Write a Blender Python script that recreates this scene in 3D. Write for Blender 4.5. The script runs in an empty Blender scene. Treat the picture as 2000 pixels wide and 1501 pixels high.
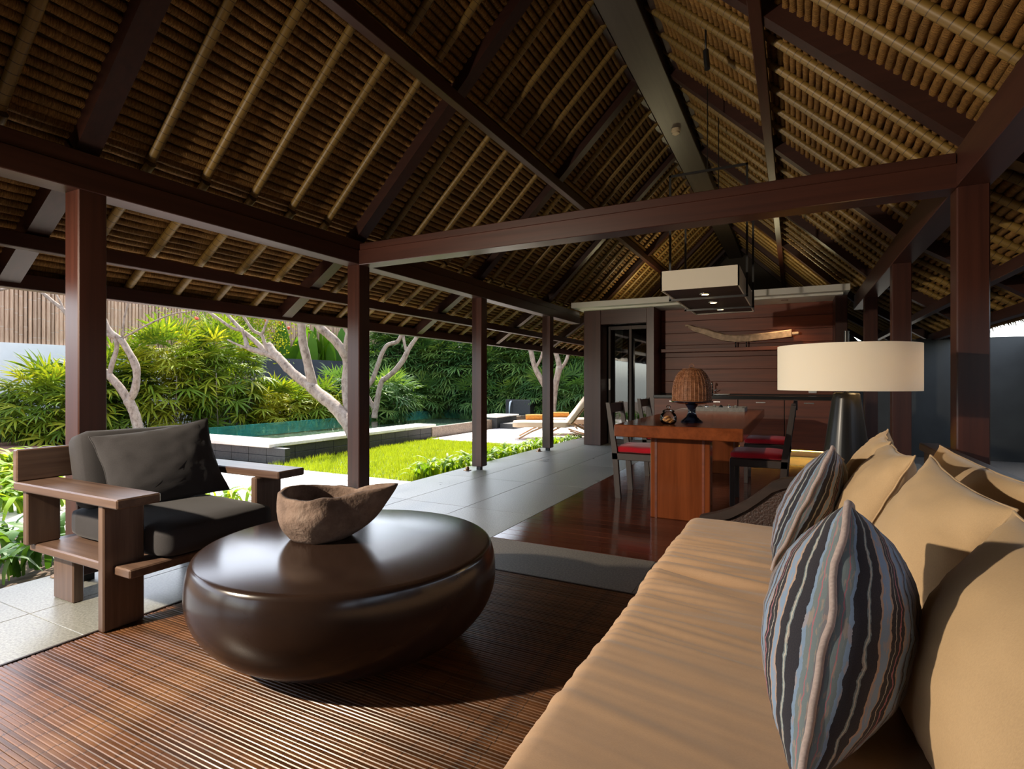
import bpy, bmesh, math, random
from mathutils import Vector, Matrix, noise as mnoise
random.seed(7)
SC = bpy.context.scene
ORD = 'first second third fourth fifth sixth seventh eighth ninth tenth eleventh twelfth thirteenth fourteenth fifteenth sixteenth seventeenth eighteenth nineteenth twentieth twenty-first twenty-second twenty-third twenty-fourth twenty-fifth twenty-sixth'.split()
COL = SC.collection
PI = math.pi

# ------------------------------------------------------------------ camera, world, sun, exposure
F, CX, CY, EYE = 1065.0, 1000.0, 745.0, 1.1          # photograph taken as 2000 x 1501
YAW = math.atan(550 / 1065.0)
cam = bpy.data.cameras.new('camera'); camo = bpy.data.objects.new('camera', cam); COL.objects.link(camo)
cam.sensor_width = 36.0; cam.lens = 36.0 * F / 2000.0; cam.shift_y = (CY - 750.5) / 2000.0
cam.clip_start = 0.02; cam.clip_end = 300
camo.location = (0, 0, EYE); camo.rotation_euler = (PI / 2, 0, YAW)
SC.camera = camo

SUN_EL, SUN_AZ = math.radians(52), (-0.60, 0.80)     # direction towards the sun
world = bpy.data.worlds.new('world'); SC.world = world; world.use_nodes = True
wn = world.node_tree; wn.nodes.clear()
sky = wn.nodes.new('ShaderNodeTexSky'); sky.sky_type = 'NISHITA'; sky.sun_disc = False
sky.sun_elevation = SUN_EL; sky.sun_rotation = math.atan2(SUN_AZ[0], SUN_AZ[1])
sky.air_density = 1.0; sky.dust_density = 1.5; sky.ozone_density = 1.0
bg = wn.nodes.new('ShaderNodeBackground'); bg.inputs[1].default_value = 0.70
wo = wn.nodes.new('ShaderNodeOutputWorld')
hs = wn.nodes.new('ShaderNodeHueSaturation'); hs.inputs['Saturation'].default_value = 0.55
wn.links.new(sky.outputs[0], hs.inputs['Color']); wn.links.new(hs.outputs[0], bg.inputs[0]); wn.links.new(bg.outputs[0], wo.inputs[0])
sl = bpy.data.lights.new('sun', 'SUN'); sl.energy = 9.0; sl.angle = math.radians(0.6); sl.color = (1.0, 0.93, 0.82)
so = bpy.data.objects.new('sun', sl); COL.objects.link(so)
sd = Vector((SUN_AZ[0], SUN_AZ[1], 0)).normalized() * math.cos(SUN_EL) + Vector((0, 0, math.sin(SUN_EL)))
so.rotation_euler = sd.to_track_quat('Z', 'Y').to_euler(); so.location = sd * 40
SC.view_settings.view_transform = 'Standard'; SC.view_settings.look = 'None'
SC.view_settings.gamma = 1.0; SC.view_settings.use_curve_mapping = False
SC.view_settings.exposure = 0.25

# ------------------------------------------------------------------ pixels to directions
FW = Vector((-math.sin(YAW), math.cos(YAW), 0)); RT = Vector((math.cos(YAW), math.sin(YAW), 0))
def ray(px, py): return FW + RT * ((px - CX) / F) + Vector((0, 0, -(py - CY) / F))
def at_d(px, py, d): return Vector((0, 0, EYE)) + ray(px, py) * d
def at_z(px, py, z):
    r = ray(px, py); return Vector((0, 0, EYE)) + r * ((z - EYE) / r.z)
def at_x(px, py, x):
    r = ray(px, py); return Vector((0, 0, EYE)) + r * (x / r.x)
def at_y(px, py, y):
    r = ray(px, py); return Vector((0, 0, EYE)) + r * (y / r.y)

# ------------------------------------------------------------------ materials
MATS = {}
def _new(name):
    m = bpy.data.materials.new(name); m.use_nodes = True
    nt = m.node_tree; b = nt.nodes['Principled BSDF']; MATS[name] = m
    return m, nt, b
def nd(nt, t, **kw):
    n = nt.nodes.new(t)
    for k, v in kw.items(): setattr(n, k, v)
    return n
def ramp(nt, stops, interp='LINEAR'):
    r = nt.nodes.new('ShaderNodeValToRGB'); r.color_ramp.interpolation = interp
    e = r.color_ramp.elements
    while len(e) > 1: e.remove(e[-1])
    e[0].position = stops[0][0]; e[0].color = (*stops[0][1], 1)
    for p, c in stops[1:]:
        x = e.new(p); x.color = (*c, 1)
    return r
def mapped(nt, scale, kind='Object', loc=(0, 0, 0)):
    tc = nt.nodes.new('ShaderNodeTexCoord'); mp = nt.nodes.new('ShaderNodeMapping')
    mp.inputs['Scale'].default_value = scale; mp.inputs['Location'].default_value = loc
    nt.links.new(tc.outputs[kind], mp.inputs[0]); return mp.outputs[0]
def noise(nt, vec, scale=1.0, detail=4.0, rough=0.55):
    n = nt.nodes.new('ShaderNodeTexNoise'); n.inputs['Scale'].default_value = scale
    n.inputs['Detail'].default_value = detail; n.inputs['Roughness'].default_value = rough
    nt.links.new(vec, n.inputs['Vector']); return n.outputs['Fac']
def bump(nt, b, h, strength=0.3, dist=0.01):
    bp = nt.nodes.new('ShaderNodeBump'); bp.inputs['Strength'].default_value = strength; bp.inputs['Distance'].default_value = dist
    nt.links.new(h, bp.inputs['Height']); nt.links.new(bp.outputs[0], b.inputs['Normal'])
def mixc(nt, fac, a, b, mode='MIX'):
    m = nt.nodes.new('ShaderNodeMix'); m.data_type = 'RGBA'; m.blend_type = mode
    for s, v in ((m.inputs[0], fac), (m.inputs[6], a), (m.inputs[7], b)):
        if isinstance(v, (int, float)): s.default_value = v
        elif isinstance(v, tuple): s.default_value = (*v, 1)
        else: nt.links.new(v, s)
    return m.outputs[2]
def rnd(nt): return nt.nodes.new('ShaderNodeObjectInfo').outputs['Random']
def math_n(nt, op, a, b=0.0):
    m = nt.nodes.new('ShaderNodeMath'); m.operation = op
    for s, v in ((m.inputs[0], a), (m.inputs[1], b)):
        if isinstance(v, (int, float)): s.default_value = v
        else: nt.links.new(v, s)
    return m.outputs[0]

def plain(name, c, rough=0.5, metal=0.0, spec=0.5, var=0.0, nscale=8.0, bmp=0.0):
    m, nt, b = _new(name)
    b.inputs['Base Color'].default_value = (*c, 1); b.inputs['Roughness'].default_value = rough
    b.inputs['Metallic'].default_value = metal; b.inputs['Specular IOR Level'].default_value = spec
    if var or bmp:
        f = noise(nt, mapped(nt, (nscale,) * 3), 1.0, 6)
        if var:
            r = ramp(nt, [(0.3, tuple(x * (1 - var) for x in c)), (0.7, tuple(min(1, x * (1 + var)) for x in c))])
            nt.links.new(f, r.inputs[0]); nt.links.new(r.outputs[0], b.inputs['Base Color'])
        if bmp: bump(nt, b, f, bmp, 0.01)
    return m
def wood(name, c1, c2, axis, rough=0.35, fine=30.0, along=1.2, rvar=0.25, bmp=0.08, coat=0.0):
    m, nt, b = _new(name)
    s = [fine] * 3; s[axis] = along
    v = mapped(nt, tuple(s))
    f = noise(nt, v, 1.0, 5, 0.6)
    r = ramp(nt, [(0.25, c1), (0.75, c2)]); nt.links.new(f, r.inputs[0])
    k = math_n(nt, 'ADD', math_n(nt, 'MULTIPLY', rnd(nt), rvar * 2), 1 - rvar)
    hsv = nt.nodes.new('ShaderNodeHueSaturation'); nt.links.new(r.outputs[0], hsv.inputs['Color']); nt.links.new(k, hsv.inputs['Value'])
    nt.links.new(hsv.outputs[0], b.inputs['Base Color'])
    b.inputs['Roughness'].default_value = rough; b.inputs['Coat Weight'].default_value = coat; b.inputs['Coat Roughness'].default_value = 0.12
    bump(nt, b, f, bmp, 0.004)
    return m

DK1, DK2 = (0.030, 0.010, 0.007), (0.060, 0.019, 0.012)
for i, a in enumerate('xyz'): wood('beam_wood_' + a, DK1, DK2, i, 0.34, 26, 0.9, 0.05, 0.06)
wood('rafter_wood', (0.022, 0.008, 0.006), (0.045, 0.015, 0.010), 0, 0.4, 26, 1.0, 0.05)
wood('ridge_wood', (0.050, 0.038, 0.030), (0.080, 0.062, 0.048), 1, 0.38, 20, 0.8, 0.0)
for i, a in enumerate('xyz'): wood('chair_wood_' + a, (0.070, 0.038, 0.027), (0.165, 0.105, 0.073), i, 0.36, 34, 1.6, 0.08, 0.12)
wood('floor_wood', (0.040, 0.011, 0.006), (0.10, 0.028, 0.014), 0, 0.13, 22, 1.3, 0.25, 0.03)
for i, a in enumerate('xyz'): wood('table_wood_' + a, (0.11, 0.026, 0.008), (0.24, 0.062, 0.018), i, 0.16, 14, 1.0, 0.04, 0.03)
wood('panel_wood', (0.085, 0.019, 0.008), (0.20, 0.044, 0.015), 0, 0.45, 18, 0.8, 0.2, 0.05)
for i, a in enumerate('xyz'): wood('ebony_wood_' + a, (0.016, 0.009, 0.007), (0.034, 0.018, 0.013), i, 0.5, 30, 1.2, 0.05, 0.05)
wood('coffee_wood', (0.022, 0.012, 0.009), (0.034, 0.019, 0.013), 0, 0.20, 10, 1.0, 0.0, 0.02)

def thatch(name, c1, c2, c3):
    m, nt, b = _new(name)
    f = noise(nt, mapped(nt, (25, 170, 25)), 1.0, 3, 0.6)
    g = noise(nt, mapped(nt, (3, 6, 3)), 1.0, 3)
    r = ramp(nt, [(0.25, c1), (0.55, c2), (0.8, c3)]); nt.links.new(f, r.inputs[0])
    k = math_n(nt, 'ADD', math_n(nt, 'MULTIPLY', g, 0.9), 0.45)
    k2 = math_n(nt, 'MULTIPLY', k, math_n(nt, 'ADD', math_n(nt, 'MULTIPLY', rnd(nt), 0.4), 0.8))
    hsv = nt.nodes.new('ShaderNodeHueSaturation'); nt.links.new(r.outputs[0], hsv.inputs['Color']); nt.links.new(k2, hsv.inputs['Value'])
    nt.links.new(hsv.outputs[0], b.inputs['Base Color']); b.inputs['Roughness'].default_value = 0.75
    b.inputs['Specular IOR Level'].default_value = 0.25
    bump(nt, b, f, 0.9, 0.012)
thatch('thatch', (0.10, 0.044, 0.009), (0.25, 0.125, 0.030), (0.40, 0.225, 0.070))
plain('thatch_core', (0.07, 0.04, 0.016), 0.9, bmp=0.4, nscale=40, var=0.4)

def bamboo(name, c1, c2, lash=0.06, lc=(0.05, 0.028, 0.012), lw=0.07):
    m, nt, b = _new(name)
    f = noise(nt, mapped(nt, (60, 60, 3)), 1.0, 3)
    r = ramp(nt, [(0.3, c1), (0.7, c2)]); nt.links.new(f, r.inputs[0])
    tc = nt.nodes.new('ShaderNodeTexCoord'); sep = nt.nodes.new('ShaderNodeSeparateXYZ'); nt.links.new(tc.outputs['Object'], sep.inputs[0])
    fr = math_n(nt, 'FRACT', math_n(nt, 'DIVIDE', sep.outputs[2], lash))
    c = math_n(nt, 'LESS_THAN', fr, lw)
    k = math_n(nt, 'ADD', math_n(nt, 'MULTIPLY', rnd(nt), 0.4), 0.8)
    hsv = nt.nodes.new('ShaderNodeHueSaturation'); nt.links.new(r.outputs[0], hsv.inputs['Color']); nt.links.new(k, hsv.inputs['Value'])
    nt.links.new(mixc(nt, c, hsv.outputs[0], lc), b.inputs['Base Color'])
    b.inputs['Roughness'].default_value = 0.45
    bump(nt, b, c, 0.6, 0.004)
bamboo('bamboo_pole', (0.15, 0.088, 0.018), (0.24, 0.148, 0.036), 0.057)
bamboo('fence_bamboo', (0.34, 0.20, 0.12), (0.56, 0.37, 0.24), 0.42, (0.45, 0.34, 0.25), 0.04)

def speckle(name, base, dark, light, rough=0.35, scale=90.0, bmp=0.08):
    m, nt, b = _new(name)
    f = noise(nt, mapped(nt, (scale,) * 3), 1.0, 6, 0.75); g = noise(nt, mapped(nt, (2.5,) * 3), 1.0, 4)
    r = ramp(nt, [(0.36, dark), (0.5, base), (0.68, light)]); nt.links.new(f, r.inputs[0])
    k = math_n(nt, 'ADD', math_n(nt, 'MULTIPLY', g, 0.5), 0.75)
    k2 = math_n(nt, 'MULTIPLY', k, math_n(nt, 'ADD', math_n(nt, 'MULTIPLY', rnd(nt), 0.16), 0.92))
    hsv = nt.nodes.new('ShaderNodeHueSaturation'); nt.links.new(r.outputs[0], hsv.inputs['Color']); nt.links.new(k2, hsv.inputs['Value'])
    nt.links.new(hsv.outputs[0], b.inputs['Base Color'])
    rr = math_n(nt, 'ADD', math_n(nt, 'MULTIPLY', g, 0.2), rough - 0.1); nt.links.new(rr, b.inputs['Roughness'])
    bump(nt, b, f, bmp, 0.004)
speckle('terrace_stone', (0.25, 0.252, 0.222), (0.155, 0.157, 0.138), (0.38, 0.38, 0.345), 0.31)
speckle('strip_stone', (0.14, 0.125, 0.105), (0.08, 0.072, 0.062), (0.22, 0.20, 0.17), 0.55)
speckle('paver_stone', (0.62, 0.55, 0.50), (0.50, 0.44, 0.40), (0.72, 0.66, 0.60), 0.7, 40)
speckle('coping_stone', (0.78, 0.73, 0.62), (0.70, 0.65, 0.55), (0.84, 0.80, 0.70), 0.6, 30, 0.03)
speckle('pool_stone', (0.032, 0.033, 0.031), (0.02, 0.02, 0.02), (0.05, 0.052, 0.048), 0.5, 30)
speckle('overflow_stone', (0.22, 0.16, 0.11), (0.12, 0.085, 0.06), (0.32, 0.245, 0.17), 0.35, 30)
speckle('terracotta', (0.30, 0.15, 0.11), (0.22, 0.10, 0.07), (0.40, 0.22, 0.17), 0.6, 30)
plain('white_plaster', (0.72, 0.73, 0.72), 0.7, var=0.05, nscale=3, bmp=0.05)
plain('cornice_white', (0.66, 0.64, 0.57), 0.55)
plain('blue_grey_wall', (0.045, 0.05, 0.062), 0.6, var=0.2, nscale=4)
plain('grey_wall', (0.030, 0.033, 0.032), 0.5, var=0.25, nscale=2.5, bmp=0.04)
plain('soil', (0.10, 0.065, 0.04), 0.95, var=0.4, nscale=14, bmp=0.8)
plain('lawn_ground', (0.12, 0.16, 0.03), 0.95, var=0.4, nscale=20, bmp=0.6)
plain('black_metal', (0.012, 0.012, 0.012), 0.35, spec=0.5)
plain('black_lacquer', (0.010, 0.010, 0.011), 0.28, spec=0.25)
plain('steel', (0.5, 0.5, 0.5), 0.25, 1.0)
plain('brass', (0.35, 0.2, 0.1), 0.4, 0.8)
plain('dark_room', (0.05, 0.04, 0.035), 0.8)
plain('black_stone', (0.022, 0.022, 0.024), 0.45, var=0.3, nscale=20, bmp=0.2)
plain('navy_glaze', (0.008, 0.010, 0.020), 0.12)
plain('cream_plastic', (0.62, 0.5, 0.32), 0.5)
plain('white_plastic', (0.8, 0.8, 0.8), 0.4)
plain('towel_orange', (0.62, 0.26, 0.045), 0.95, var=0.2, nscale=60, bmp=0.6)
plain('curtain', (0.35, 0.34, 0.32), 0.9)
plain('counter_stone', (0.02, 0.02, 0.02), 0.15)
plain('cookie', (0.50, 0.23, 0.07), 0.8, var=0.3, nscale=60, bmp=0.5)
plain('grey_tray', (0.17, 0.165, 0.15), 0.45, var=0.25, nscale=40)
plain('paper', (0.55, 0.52, 0.46), 0.7)
plain('weathered_wood', (0.48, 0.34, 0.235), 0.8, var=0.35, nscale=14, bmp=0.5)
plain('flower_red', (0.75, 0.10, 0.05), 0.6)
plain('rattan_dark', (0.045, 0.022, 0.016), 0.5, var=0.5, nscale=90, bmp=0.6)
plain('rattan_frame', (0.42, 0.24, 0.12), 0.5, var=0.2, nscale=60, bmp=0.3)

def fabric(name, c, weave=900.0, var=0.10, rough=0.9, slub=0.15, wr=None, sheen=0.2):
    m, nt, b = _new(name)
    f = noise(nt, mapped(nt, (weave * 0.25, weave, weave * 0.25)), 1.0, 2); g = noise(nt, mapped(nt, (6, 6, 6)), 1.0, 4)
    w = math_n(nt, 'ADD', math_n(nt, 'MULTIPLY', f, 0.5), math_n(nt, 'MULTIPLY', g, 0.5))
    r = ramp(nt, [(0.3, tuple(x * (1 - var) for x in c)), (0.7, tuple(min(1, x * (1 + var)) for x in c))]); nt.links.new(w, r.inputs[0])
    nt.links.new(r.outputs[0], b.inputs['Base Color']); b.inputs['Roughness'].default_value = rough
    b.inputs['Sheen Weight'].default_value = sheen; b.inputs['Specular IOR Level'].default_value = 0.2
    bump(nt, b, f, slub, 0.002)
fabric('sofa_linen', (0.50, 0.315, 0.185))
fabric('pillow_linen', (0.54, 0.37, 0.205))
fabric('charcoal_cloth', (0.036, 0.034, 0.036), 700, 0.2, sheen=0.1)
fabric('red_cloth', (0.38, 0.006, 0.014), 700, 0.15)
fabric('lounger_cloth', (0.62, 0.47, 0.33), 700, 0.08)

def shade_mat(name, c, tr):
    m, nt, b = _new(name); out = nt.nodes['Material Output']
    d = nd(nt, 'ShaderNodeBsdfDiffuse'); d.inputs[0].default_value = (*c, 1)
    t = nd(nt, 'ShaderNodeBsdfTranslucent'); t.inputs[0].default_value = (*c, 1)
    x = nd(nt, 'ShaderNodeMixShader'); x.inputs[0].default_value = tr
    nt.links.new(d.outputs[0], x.inputs[1]); nt.links.new(t.outputs[0], x.inputs[2]); nt.links.new(x.outputs[0], out.inputs[0])
shade_mat('lamp_linen', (0.94, 0.89, 0.78), 0.25)
shade_mat('pendant_linen', (0.84, 0.78, 0.66), 0.2)

def leafmat(name, cols, gloss=0.10, trans=0.35, rough=0.5):
    m, nt, b = _new(name); out = nt.nodes['Material Output']
    g = noise(nt, mapped(nt, (9, 9, 9)), 1.0, 2)
    k = math_n(nt, 'ADD', math_n(nt, 'MULTIPLY', rnd(nt), 0.65), math_n(nt, 'MULTIPLY', g, 0.35))
    r = ramp(nt, cols); nt.links.new(k, r.inputs[0])
    nt.links.new(r.outputs[0], b.inputs['Base Color']); b.inputs['Roughness'].default_value = rough
    b.inputs['Specular IOR Level'].default_value = 0.25
    t = nd(nt, 'ShaderNodeBsdfTranslucent')
    nt.links.new(mixc(nt, 1.0, r.outputs[0], (1.35, 1.25, 0.5), 'MULTIPLY'), t.inputs[0])
    x = nd(nt, 'ShaderNodeMixShader'); x.inputs[0].default_value = trans
    nt.links.new(b.outputs[0], x.inputs[1]); nt.links.new(t.outputs[0], x.inputs[2]); nt.links.new(x.outputs[0], out.inputs[0])
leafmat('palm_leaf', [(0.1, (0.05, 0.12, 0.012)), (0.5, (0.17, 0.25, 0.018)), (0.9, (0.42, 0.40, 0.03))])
leafmat('shaded_palm_leaf', [(0.1, (0.034, 0.098, 0.028)), (0.5, (0.10, 0.20, 0.048)), (0.9, (0.21, 0.30, 0.065))])  # darker copy of the palm leaf; rear hedge's shade is put into the colour
leafmat('lily_leaf', [(0.1, (0.09, 0.20, 0.014)), (0.6, (0.20, 0.33, 0.02)), (0.9, (0.34, 0.40, 0.03))], trans=0.42)
leafmat('dark_lily_leaf', [(0.1, (0.03, 0.09, 0.015)), (0.6, (0.06, 0.15, 0.02)), (0.9, (0.12, 0.22, 0.03))])
leafmat('grass_blade', [(0.1, (0.13, 0.22, 0.012)), (0.6, (0.29, 0.37, 0.02)), (0.9, (0.46, 0.44, 0.05))], trans=0.4)
leafmat('heliconia_leaf', [(0.1, (0.05, 0.16, 0.012)), (0.9, (0.14, 0.28, 0.02))], trans=0.4)

def bark():
    m, nt, b = _new('bark')
    f = noise(nt, mapped(nt, (13, 13, 8)), 1.0, 7, 0.7); h = noise(nt, mapped(nt, (40, 40, 22)), 1.0, 4)
    r = ramp(nt, [(0.32, (0.09, 0.06, 0.042)), (0.46, (0.24, 0.18, 0.135)), (0.72, (0.38, 0.31, 0.245))]); nt.links.new(f, r.inputs[0])
    nt.links.new(r.outputs[0], b.inputs['Base Color']); b.inputs['Roughness'].default_value = 0.85
    bump(nt, b, h, 0.5, 0.012)
bark()

def water():
    m, nt, b = _new('pool_water'); out = nt.nodes['Material Output']
    n1 = noise(nt, mapped(nt, (2.2, 1.4, 1)), 1.0, 3)
    gl = nd(nt, 'ShaderNodeBsdfGlossy'); gl.inputs['Roughness'].default_value = 0.03
    tr = nd(nt, 'ShaderNodeBsdfTransparent'); tr.inputs[0].default_value = (0.62, 0.92, 0.88, 1)
    fr = nd(nt, 'ShaderNodeFresnel'); fr.inputs['IOR'].default_value = 1.16
    bp = nd(nt, 'ShaderNodeBump'); bp.inputs['Strength'].default_value = 0.25; bp.inputs['Distance'].default_value = 0.03
    nt.links.new(n1, bp.inputs['Height'])
    for q in (gl, fr): nt.links.new(bp.outputs[0], q.inputs['Normal'])
    x = nd(nt, 'ShaderNodeMixShader'); nt.links.new(fr.outputs[0], x.inputs[0])
    nt.links.new(tr.outputs[0], x.inputs[1]); nt.links.new(gl.outputs[0], x.inputs[2]); nt.links.new(x.outputs[0], out.inputs[0])
water()
plain('pool_tile', (0.16, 0.62, 0.54), 0.5, var=0.3, nscale=6)
plain('stream', (0.65, 0.7, 0.75), 0.1)

def glass(name, tint=(1, 1, 1), ior=1.45):
    m, nt, b = _new(name); out = nt.nodes['Material Output']
    gl = nd(nt, 'ShaderNodeBsdfGlossy'); gl.inputs['Roughness'].default_value = 0.02
    tr = nd(nt, 'ShaderNodeBsdfTransparent'); tr.inputs[0].default_value = (*tint, 1)
    fr = nd(nt, 'ShaderNodeFresnel'); fr.inputs['IOR'].default_value = ior
    x = nd(nt, 'ShaderNodeMixShader'); nt.links.new(fr.outputs[0], x.inputs[0])
    nt.links.new(tr.outputs[0], x.inputs[1]); nt.links.new(gl.outputs[0], x.inputs[2]); nt.links.new(x.outputs[0], out.inputs[0])
glass('jar_glass', (0.95, 0.97, 0.97)); glass('window_glass', (0.55, 0.6, 0.6), 2.3)

def emit(name, c, s):
    m, nt, b = _new(name); b.inputs['Base Color'].default_value = (*c, 1)
    b.inputs['Emission Color'].default_value = (*c, 1); b.inputs['Emission Strength'].default_value = s
emit('bulb', (1.0, 0.72, 0.35), 12.0); emit('strip_glow', (1.0, 0.62, 0.12), 4.0)

def mat_slats():
    m, nt, b = _new('mat_slat')
    f = noise(nt, mapped(nt, (2.2, 40, 40)), 1.0, 5, 0.65)
    g = noise(nt, mapped(nt, (9, 60, 1), loc=(3, 1, 0)), 1.0, 3)
    r = ramp(nt, [(0.28, (0.034, 0.012, 0.005)), (0.5, (0.115, 0.046, 0.017)), (0.75, (0.21, 0.10, 0.041))]); nt.links.new(f, r.inputs[0])
    k = math_n(nt, 'ADD', math_n(nt, 'MULTIPLY', rnd(nt), 0.7), 0.6)
    hsv = nt.nodes.new('ShaderNodeHueSaturation'); nt.links.new(r.outputs[0], hsv.inputs['Color']); nt.links.new(k, hsv.inputs['Value'])
    tc = nt.nodes.new('ShaderNodeTexCoord'); sep = nt.nodes.new('ShaderNodeSeparateXYZ'); nt.links.new(tc.outputs['Object'], sep.inputs[0])
    fr = math_n(nt, 'FRACT', math_n(nt, 'DIVIDE', sep.outputs[0], 0.105))
    c = math_n(nt, 'LESS_THAN', fr, 0.03)
    k3 = math_n(nt, 'LESS_THAN', g, 0.36)
    col = mixc(nt, math_n(nt, 'MULTIPLY', k3, 0.7), hsv.outputs[0], (0.025, 0.012, 0.008))
    nt.links.new(mixc(nt, c, col, (0.03, 0.014, 0.008)), b.inputs['Base Color'])
    b.inputs['Roughness'].default_value = 0.34
    bump(nt, b, c, -0.5, 0.003)
mat_slats()

def ikat():
    m, nt, b = _new('ikat_cloth')
    tc = nt.nodes.new('ShaderNodeTexCoord'); sep = nt.nodes.new('ShaderNodeSeparateXYZ'); nt.links.new(tc.outputs['UV'], sep.inputs[0])
    cmb = nt.nodes.new('ShaderNodeCombineXYZ')
    nt.links.new(math_n(nt, 'MULTIPLY', sep.outputs[0], 22), cmb.inputs[0]); nt.links.new(math_n(nt, 'MULTIPLY', sep.outputs[1], 34), cmb.inputs[1])
    wob = noise(nt, cmb.outputs[0], 1.0, 3)
    u = math_n(nt, 'ADD', math_n(nt, 'SUBTRACT', 1.0, sep.outputs[0]), math_n(nt, 'MULTIPLY', math_n(nt, 'SUBTRACT', wob, 0.5), 0.022))
    N, LB, TN, TL, GR, PK, WH = (0.012, 0.013, 0.024), (0.21, 0.31, 0.46), (0.44, 0.31, 0.24), (0.17, 0.22, 0.24), (0.18, 0.18, 0.21), (0.42, 0.16, 0.20), (0.46, 0.46, 0.42)
    seq = [(GR, 5), (TL, 5), (PK, 1), (TL, 4), (LB, 3), (N, 9), (TL, 1), (WH, 1), (TL, 1), (N, 7), (TN, 1.5), (LB, 6), (TN, 1.5), (N, 3), (WH, .6), (N, 3), (PK, 1), (N, 2), (TN, 1), (LB, 4), (GR, 1.5), (N, 1.5), (LB, 3.5), (GR, 1), (N, 1), (GR, 3), (TN, 1), (GR, 3), (N, 1.2), (GR, 4)]
    tot = sum(w for _, w in seq); p = 0; stops = []
    for c, w in seq:
        stops.append((p / tot, c)); p += w
    r = ramp(nt, stops, 'CONSTANT'); nt.links.new(math_n(nt, 'FRACT', math_n(nt, 'MULTIPLY', u, 2.3)), r.inputs[0])
    # woven ikat blotches: pale dashes running across the bands
    cm2 = nt.nodes.new('ShaderNodeCombineXYZ')
    nt.links.new(math_n(nt, 'MULTIPLY', sep.outputs[0], 45), cm2.inputs[0]); nt.links.new(math_n(nt, 'MULTIPLY', sep.outputs[1], 16), cm2.inputs[1])
    bl = noise(nt, cm2.outputs[0], 1.0, 3)
    rb = ramp(nt, [(0.56, (0, 0, 0)), (0.60, (1, 1, 1))]); nt.links.new(bl, rb.inputs[0])
    lum = nt.nodes.new('ShaderNodeRGBToBW'); nt.links.new(r.outputs[0], lum.inputs[0])
    lit = math_n(nt, 'GREATER_THAN', lum.outputs[0], 0.1)
    bw = nt.nodes.new('ShaderNodeRGBToBW'); nt.links.new(rb.outputs[0], bw.inputs[0])
    col = mixc(nt, math_n(nt, 'MULTIPLY', math_n(nt, 'MULTIPLY', bw.outputs[0], lit), 0.7), r.outputs[0], TN)
    cm3 = nt.nodes.new('ShaderNodeCombineXYZ')
    nt.links.new(math_n(nt, 'MULTIPLY', sep.outputs[0], 300), cm3.inputs[0]); nt.links.new(math_n(nt, 'MULTIPLY', sep.outputs[1], 300), cm3.inputs[1])
    wv = noise(nt, cm3.outputs[0], 1.0, 2)
    col = mixc(nt, 0.10, col, mixc(nt, wv, (0.02, 0.02, 0.03), (0.5, 0.45, 0.42)))
    nt.links.new(mixc(nt, 0.30, col, r.outputs[0]), b.inputs['Base Color'])
    b.inputs['Roughness'].default_value = 0.9; b.inputs['Sheen Weight'].default_value = 0.2; b.inputs['Specular IOR Level'].default_value = 0.2
    bump(nt, b, wv, 0.25, 0.002)
ikat()
fabric('piping_cloth', (0.42, 0.34, 0.32), 500, 0.25)

def clay():
    m, nt, b = _new('rough_clay')
    f = noise(nt, mapped(nt, (7, 7, 7)), 1.0, 7, 0.65); g = noise(nt, mapped(nt, (45, 45, 45)), 1.0, 5)
    r = ramp(nt, [(0.3, (0.07, 0.043, 0.031)), (0.55, (0.18, 0.12, 0.09)), (0.8, (0.33, 0.25, 0.20))]); nt.links.new(f, r.inputs[0])
    nt.links.new(r.outputs[0], b.inputs['Base Color']); b.inputs['Roughness'].default_value = 0.9
    bump(nt, b, math_n(nt, 'ADD', f, math_n(nt, 'MULTIPLY', g, 0.5)), 0.9, 0.012)
clay()
def wicker():
    m, nt, b = _new('wicker')
    f = noise(nt, mapped(nt, (30, 30, 30)), 1.0, 3)
    r = ramp(nt, [(0.3, (0.16, 0.055, 0.02)), (0.7, (0.36, 0.15, 0.065))]); nt.links.new(f, r.inputs[0])
    nt.links.new(r.outputs[0], b.inputs['Base Color']); b.inputs['Roughness'].default_value = 0.5
wicker()

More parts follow.
